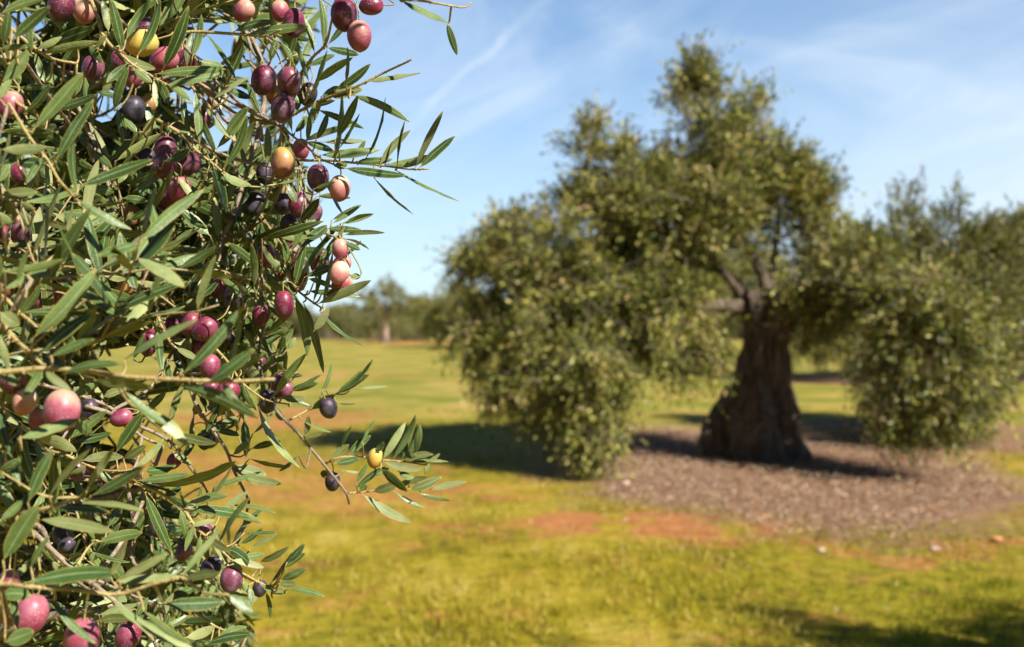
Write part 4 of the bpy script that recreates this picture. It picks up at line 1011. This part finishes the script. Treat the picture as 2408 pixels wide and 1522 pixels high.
for i, x in enumerate(xs):
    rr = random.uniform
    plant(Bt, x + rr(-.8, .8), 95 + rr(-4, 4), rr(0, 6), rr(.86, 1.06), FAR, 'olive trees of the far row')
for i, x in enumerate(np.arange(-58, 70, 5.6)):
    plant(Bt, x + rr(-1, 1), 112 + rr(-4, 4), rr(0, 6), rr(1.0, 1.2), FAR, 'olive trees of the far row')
# ------------------------------------------------------------------ ground, litter, grass, stones
MC = Vector((2.9, 11.4, 0)); MR = (2.45, 3.8)
g = NT('meadow'); pos = g.obj()
wn = g.n('ShaderNodeTexNoise'); g.set(wn.inputs['Vector'], pos); wn.inputs['Scale'].default_value = .9; wn.inputs['Detail'].default_value = 5
warp = g.vmath('MULTIPLY', g.vmath('SUBTRACT', wn.outputs['Color'], (.5, .5, .5)), (2.2, 2.2, 0))
wp = g.vmath('ADD', pos, warp)
ragged = g.noise(pos, 2.6, 5, .7)
def blob(cx, cy, rx, ry, soft=.25):
    q = g.vmath('MULTIPLY', g.vmath('SUBTRACT', wp, (cx, cy, 0)), (1 / rx, 1 / ry, 0))
    return g.step(g.math('ADD', g.vmath('LENGTH', q), g.math('MULTIPLY', g.math('SUBTRACT', ragged, .5), .9)), 1 + soft, 1 - soft)
big_n = g.noise(pos, .22, 4, .6); mid_n = g.noise(pos, 1.1, 5, .65); fine = g.noise(pos, 9, 5, .7); vfine = g.noise(pos, 45, 4, .7)
green = g.ramp(g.math('ADD', g.math('MULTIPLY', mid_n, .6), g.math('MULTIPLY', fine, .4)),
               [(.36, (.080, .072, .005)), (.44, (.20, .160, .007)), (.53, (.32, .245, .016)), (.64, (.45, .325, .07))])
lush = g.ramp(fine, [(.36, (.08, .08, .005)), (.48, (.20, .172, .008)), (.62, (.30, .235, .016))])
sepx = g.n('ShaderNodeSeparateXYZ'); g.set(sepx.inputs[0], wp); X, Y = sepx.outputs[0], sepx.outputs[1]
lushm = g.math('MULTIPLY', g.step(g.math('ADD', X, g.math('MULTIPLY', big_n, 2.5)), 1.8, 3.6), g.step(Y, 9.5, 6.0))
lushm = g.math('MAXIMUM', lushm, blob(-1.3, 4.9, .9, .45, .5))
lush_far = g.math('MULTIPLY', blob(-.9, 13.4, 2.9, 2.6, .35), .9)
lushm = g.math('MAXIMUM', lushm, g.math('MULTIPLY', blob(3.6, 17.0, 3.2, 2.0, .3), .8))
c = g.mix(lushm, green, lush)
# far field: dry tan and green bands
dry = g.ramp(g.noise(pos, .45, 5, .65), [(.34, (.43, .27, .095)), (.45, (.31, .25, .045)), (.58, (.175, .18, .020))])
c = g.mix(g.step(Y, 12.5, 19), c, dry)
c = g.mix(lush_far, c, lush)
soil = g.ramp(fine, [(.3, (.27, .095, .030)), (.6, (.46, .19, .068)), (.75, (.54, .27, .13))])
brk = g.step(g.noise(pos, 1.9, 5, .75), .40, .50)
for bl, amt in ((blob(1.0, 7.9, 1.15, .6, .35), 1.0), (blob(2.9, 7.2, .9, .35, .4), .75), (blob(-1.6, 9.4, 1.5, 1.0, .45), .6), (blob(-4.0, 16.8, 1.7, 1.9, .3), .95),
                (blob(5.6, 8.6, 1.2, .7, .5), .6), (blob(-4.5, 11, 2.2, 1.2, .5), .75), (blob(-9.8, 30, 7, 2, .4), .45), (blob(-9, 76, 4, 5, .2), .9), (blob(-4.5, 84, 5, 6, .2), .7)):
    c = g.mix(g.math('MULTIPLY', g.math('MULTIPLY', bl, brk), amt), c, soil)
spots = g.math('MULTIPLY', g.step(g.noise(pos, 1.7, 5, .7), .53, .64), g.step(Y, 16, 11))
c = g.mix(g.math('MULTIPLY', spots, .5), c, soil)
mulch = g.ramp(g.math('ADD', g.math('MULTIPLY', vfine, .6), g.math('MULTIPLY', fine, .4)), [(.34, (.10, .046, .025)), (.5, (.24, .130, .078)), (.66, (.40, .27, .18))])
for bl in (blob(MC.x, MC.y, MR[0], MR[1], .20), blob(9.2, 27.6, 2.6, 2.2, .2), blob(RB.x, RB.y, 2.0, 2.2, .3), blob(14.6, 28.5, 2.4, 2.2, .2)):
    c = g.mix(bl, c, mulch)
# bare brown strip under the far rows
c = g.mix(g.step(Y, 88, 92), c, (.17, .115, .06))
h = g.math('ADD', g.math('MULTIPLY', fine, 1.0), g.math('MULTIPLY', vfine, .45))
M['meadow'] = g.finish(g.bsdf(c, .9, .15, g.bump(h, .9, .05)))
gm = MB()
nx, ny = 60, 70
xs_ = np.sign(np.linspace(-1, 1, nx)) * np.abs(np.linspace(-1, 1, nx)) ** 2.6 * 420
ys_ = -40 + np.linspace(0, 1, ny) ** 2.4 * 640
gv = [(x, y, .03 * mnoise.noise(Vector((x * .35, y * .35, 0))) - .02 if abs(y) < 40 and abs(x) < 40 else -.02) for y in ys_ for x in xs_]
gf = [(j * nx + i, j * nx + i + 1, (j + 1) * nx + i + 1, (j + 1) * nx + i) for j in range(ny - 1) for i in range(nx - 1)]
gm.add(gv, gf); tag(gm.build('ground', M['meadow']), kind='structure')

rg = np.random.default_rng(21)
def litter(name, n, mat, pick, L0, L1, lift=.012, label=None, cat=None):
    p = pick(n); n = len(p)
    a = rg.uniform(0, 6.28, n); dirn = np.stack([np.cos(a), np.sin(a), rg.normal(0, .28, n)], 1); dirn = unit(dirn)
    nor = unit(np.stack([rg.normal(0, .35, n), rg.normal(0, .35, n), np.ones(n)], 1)); sd = unit(np.cross(dirn, nor))
    L = rg.uniform(L0, L1, n); W = L * rg.uniform(.14, .26, n)
    base = np.concatenate([p, np.full((n, 1), 0)], 1); base[:, 2] = rg.uniform(.004, lift, n) + .02
    V = np.stack([base - dirn * (L / 2)[:, None], base + sd * W[:, None], base + dirn * (L / 2)[:, None], base - sd * W[:, None]], 1).reshape(-1, 3)
    V[:, 2] = np.maximum(V[:, 2], -.005)
    o = quads_object(name, V, np.arange(len(V)).reshape(-1, 4), mat)
    return tag(o, label, cat, kind='stuff')
nl = NT('litter'); M['litter'] = nl.finish(nl.bsdf(nl.ramp(nl.island(), [(0, (.085, .043, .022)), (.3, (.21, .117, .062)), (.6, (.34, .235, .14)), (.88, (.50, .41, .31)), (.93, (.55, .26, .12)), (1, (.62, .38, .20))]), .75, .25))
def in_mulch(n):
    a = rg.uniform(0, 6.28, n); r = np.sqrt(rg.uniform(0, 1, n)) * (.97 + .10 * np.sin(3 * a + 1) + .07 * np.sin(7 * a) + .04 * np.sin(13 * a + 2) + rg.normal(0, .06, n)) * np.where(rg.uniform(0, 1, n) < .10, 1 + rg.exponential(.22, n), 1)
    return np.stack([MC.x + np.cos(a) * r * MR[0], MC.y + np.sin(a) * r * MR[1]], 1)
litter('leaf_litter', 46000, M['litter'], in_mulch, .012, .045, .028, 'dry brown olive leaves littering the mulch circle under the big tree', 'leaf litter')

# short meadow grass, one body of it
def grass_points(n):
    d = 3.6 + rg.uniform(0, 1, n) ** 1.5 * 15; x = rg.uniform(-.56, .56, n) * d * 1.02
    p = np.stack([x, d], 1)
    q = ((p[:, 0] - MC.x) / MR[0]) ** 2 + ((p[:, 1] - MC.y) / MR[1]) ** 2
    f = np.sin(p[:, 0] * 2.3 + 1.3 * np.sin(p[:, 1] * 1.9)) * np.sin(p[:, 1] * 2.1 + 1.7 * np.sin(p[:, 0] * 1.3)) + rg.normal(0, .45, n)
    soil_ = (((p[:, 0] - 1.15) / 1.4) ** 2 + ((p[:, 1] - 7.9) / .6) ** 2 < 1) | (((p[:, 0] + 1.6) / 1.5) ** 2 + ((p[:, 1] - 9.4) / 1.0) ** 2 < 1)
    q = q + .16 * np.sin(p[:, 0] * 3.1 + 1) * np.sin(p[:, 1] * 2.3) + rg.normal(0, .05, n)
    keep = (q > .97) & (f > .05) & (~soil_ | (rg.uniform(0, 1, n) < .25))
    return p[keep]
gp = grass_points(int(95000 * CROWN_Q)); n = len(gp)
a = rg.uniform(0, 6.28, n); lean = rg.uniform(.2, 1.6, n); Hh = rg.uniform(.008, .036, n) * (1 + .9 * (rg.uniform(0, 1, n) > .93)); Wd = rg.uniform(.0022, .005, n)
up = np.stack([np.cos(a) * lean, np.sin(a) * lean, np.ones(n)], 1); up = unit(up)
sd = np.stack([-np.sin(a), np.cos(a), np.zeros(n)], 1)
base = np.concatenate([gp, np.full((n, 1), -.015)], 1)
V = np.stack([base - sd * Wd[:, None], base + sd * Wd[:, None], base + up * (Hh * .7 + .02)[:, None] + sd * (Wd * .7)[:, None], base + up * (Hh + .02)[:, None] * 1.0 + np.array([0, 0, -.002])], 1).reshape(-1, 3)
# taller tufts and dry stalks here and there
tc = grass_points(900); tcn = len(tc); per = 26; cc = np.repeat(tc, per, 0) + rg.normal(0, .035, (tcn * per, 2)); m_ = len(cc)
a2 = rg.uniform(0, 6.28, m_); le = rg.uniform(.1, .7, m_); H2 = np.repeat(rg.uniform(.03, .085, tcn), per) * rg.uniform(.5, 1.2, m_); W2 = rg.uniform(.0015, .0035, m_)
u2 = unit(np.stack([np.cos(a2) * le, np.sin(a2) * le, np.ones(m_)], 1)); s2 = np.stack([-np.sin(a2), np.cos(a2), np.zeros(m_)], 1); b2 = np.concatenate([cc, np.full((m_, 1), -.015)], 1)
V2 = np.stack([b2 - s2 * W2[:, None], b2 + s2 * W2[:, None], b2 + u2 * (H2 * .6 + .015)[:, None] + s2 * (W2 * .8)[:, None], b2 + u2 * (H2 + .015)[:, None] - np.array([0, 0, .004])], 1).reshape(-1, 3)
V = np.concatenate([V, V2])
ng = NT('grass_blade'); gpos = ng.obj()
gtone = ng.math('ADD', ng.math('MULTIPLY', ng.island(), .7), ng.math('MULTIPLY', ng.math('SUBTRACT', ng.noise(gpos, .8, 4), .35), 1.2), clamp=True)
gc = ng.ramp(gtone, [(0, (.100, .105, .005)), (.3, (.215, .190, .007)), (.65, (.355, .285, .028)), (1, (.58, .46, .17))])
grn = ng.n('ShaderNodeSeparateXYZ'); ng.set(grn.inputs[0], gpos)
gmix = ng.math('MULTIPLY', ng.step(ng.math('ADD', ng.noise(gpos, .55, 4), ng.math('MULTIPLY', grn.outputs[0], .035)), .47, .66), ng.step(grn.outputs[1], 10, 5))
gc = ng.mix(ng.math('MULTIPLY', gmix, 1.0), gc, ng.ramp(gtone, [(0, (.075, .105, .004)), (.5, (.185, .205, .008)), (1, (.33, .31, .03))]))
M['grass'] = ng.finish(ng.translucent(ng.bsdf(gc, .7, .1), (.38, .34, .02), .25))
tag(quads_object('grass', V, np.arange(len(V)).reshape(-1, 4), M['grass']), 'short yellow green grass and moss covering the grove floor', 'grass', kind='stuff')

# stones and clods lying at the mulch edge
ns = NT('stone'); sob = ns.obj(); M['stone'] = ns.finish(ns.bsdf(ns.ramp(ns.noise(sob, 22, 5, .65), [(.35, (.34, .22, .16)), (.65, (.55, .41, .33))]), .85, .2, ns.bump(ns.noise(sob, 60, 4), .6, .01)))
nc = NT('clod'); cob = nc.obj(); M['clod'] = nc.finish(nc.bsdf(nc.ramp(nc.noise(cob, 22, 5, .65), [(.35, (.36, .15, .06)), (.65, (.55, .29, .14))]), .9, .15, nc.bump(nc.noise(cob, 60, 4), .6, .01)))
def stone(x, y, r, mat, name, label):
    b = G(x, y); mb = MB(); S_, R_ = 12, 8; vs = []; fs = []; sd_ = x * .013
    for i in range(R_ + 1):
        th = math.pi * i / R_
        for k in range(S_):
            ph = 2 * math.pi * k / S_; d_ = Vector((math.sin(th) * math.cos(ph), math.sin(th) * math.sin(ph), math.cos(th)))
            m = 1 + .35 * mnoise.noise(d_ * 1.3 + Vector((sd_, 0, 0)))
            vs.append(b + Vector((d_.x * r * m, d_.y * r * m * .8, d_.z * r * m * .6 + r * .22 - .012)))
    for i in range(R_):
        for k in range(S_): fs.append((i * S_ + k, (i + 1) * S_ + k, (i + 1) * S_ + (k + 1) % S_, i * S_ + (k + 1) % S_))
    mb.add(vs, fs); tag(mb.build(name, mat, None, b), label, name, 'stones and clods around the mulch circle')
stone(1471, 1138, .055, M['stone'], 'stone', 'pale pinkish stone on the mulch in front of the low hanging skirt of leaves')
stone(2198, 1290, .036, M['stone'], 'stone', 'pale stone at the lower right rim of the mulch circle')
stone(1930, 1292, .030, M['stone'], 'stone', 'small light stone on red soil straight in front of the big trunk')
stone(2342, 1268, .042, M['clod'], 'clod', 'reddish clod near the right edge beyond the mulch rim')
stone(2127, 1075, .05, M['clod'], 'clod', 'orange clod of soil under the right hand skirt of leaves')
# ------------------------------------------------------------------ sky, sun, camera
SUN = Vector((.82, -.70, .96)).normalized()
elev = math.asin(SUN.z); az = math.atan2(SUN.x, SUN.y)
w = bpy.data.worlds.new('World'); scene.world = w; w.use_nodes = True
wt = w.node_tree
for n_ in list(wt.nodes): wt.nodes.remove(n_)
s = NT(tree=wt)
sky = s.n('ShaderNodeTexSky', sky_type='NISHITA'); sky.sun_disc = False; sky.sun_elevation = elev; sky.sun_rotation = az
sky.air_density = 1.0; sky.dust_density = .4; sky.ozone_density = 1.0; sky.altitude = 300
dirv = s.n('ShaderNodeTexCoord').outputs['Generated']
q = s.mapping(dirv, (1, 1, 1), (0, math.radians(28), 0))
q = s.mapping(q, (1.1, 1.1, 4.2))
c1 = s.step(s.noise(q, 2.2, 7, .55, .9), .42, .74)
c2 = s.step(s.noise(s.mapping(dirv, (1.2, 1.2, 2.2), (0, .35, 0)), 2.4, 6, .58, .7), .40, .78)
sx = s.n('ShaderNodeSeparateXYZ'); s.set(sx.inputs[0], dirv)
right = s.step(sx.outputs[0], -.25, .5)
cl = s.math('ADD', s.math('MULTIPLY', c1, .20), s.math('ADD', .12, s.math('MULTIPLY', c2, .34)))
cl = s.math('ADD', cl, s.math('MULTIPLY', right, .16))
cl = s.math('MULTIPLY', cl, s.math('MULTIPLY', s.step(sx.outputs[1], .1, .6), s.step(sx.outputs[2], .75, .45)))
hz = s.step(sx.outputs[2], .32, -.02)
cl = s.math('ADD', cl, s.math('MULTIPLY', hz, .55), clamp=True)
# old vapour trail: a soft thin band between two directions
a_ = (P(1340, -60, 1) - Vector((0, 0, CAMZ))).normalized(); b_ = (P(985, 275, 1) - Vector((0, 0, CAMZ))).normalized()
nn = a_.cross(b_).normalized(); wob = s.math('MULTIPLY', s.math('SUBTRACT', s.noise(dirv, 11, 4, .6), .5), .030)
dist = s.math('ABSOLUTE', s.math('ADD', s.vmath('DOT_PRODUCT', dirv, tuple(nn)), wob))
al = s.vmath('DOT_PRODUCT', dirv, tuple((a_ - b_).normalized())); m0 = ((a_ + b_) * .5).dot((a_ - b_).normalized())
tr = s.math('MULTIPLY', s.step(dist, .0065, .0005), s.math('MULTIPLY', s.step(al, m0 - .16, m0 - .05), s.math('MULTIPLY', s.step(s.noise(dirv, 16, 3), .25, .7), .24)))
cl = s.math('ADD', cl, tr, clamp=True)
col = s.mix(cl, s.mix(1, sky.outputs[0], SKY_TINT, 'MULTIPLY'), CLOUD)
deep = s.math('MULTIPLY_ADD', s.math('MULTIPLY', s.step(sx.outputs[2], .85, .38), s.step(sx.outputs[1], -.5, .25)), .68, .32)   # sky dimmed overhead and behind the camera to lower the fill light
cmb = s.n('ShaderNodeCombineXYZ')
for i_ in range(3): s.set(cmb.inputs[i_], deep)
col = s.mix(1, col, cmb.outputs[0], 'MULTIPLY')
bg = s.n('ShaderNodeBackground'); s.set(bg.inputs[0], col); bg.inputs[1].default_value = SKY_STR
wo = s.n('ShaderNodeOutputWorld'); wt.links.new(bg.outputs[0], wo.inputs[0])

sl = bpy.data.lights.new('sun', 'SUN'); sl.energy = SUN_STR; sl.angle = math.radians(.5); sl.color = (1, .95, .86)
so = bpy.data.objects.new('sun', sl); so.rotation_mode = 'QUATERNION'; so.rotation_quaternion = Vector((0, 0, 1)).rotation_difference(SUN); so.location = (20, -15, 30); COL.objects.link(so)

cd = bpy.data.cameras.new('camera'); cam = bpy.data.objects.new('camera', cd); COL.objects.link(cam)
cam.location = (0, 0, CAMZ); cam.rotation_euler = (math.radians(90), 0, 0)
cd.sensor_width = 36; cd.lens = 35; cd.clip_start = .05; cd.clip_end = 2000
cd.shift_y = -(761 - HY) / 2408
cd.dof.use_dof = True; cd.dof.focus_distance = .82; cd.dof.aperture_fstop = 6.3; cd.dof.aperture_blades = 8
scene.camera = cam
vs_ = scene.view_settings; vs_.view_transform = 'Standard'; vs_.look = 'None'; vs_.gamma = 1; vs_.exposure = EXPO
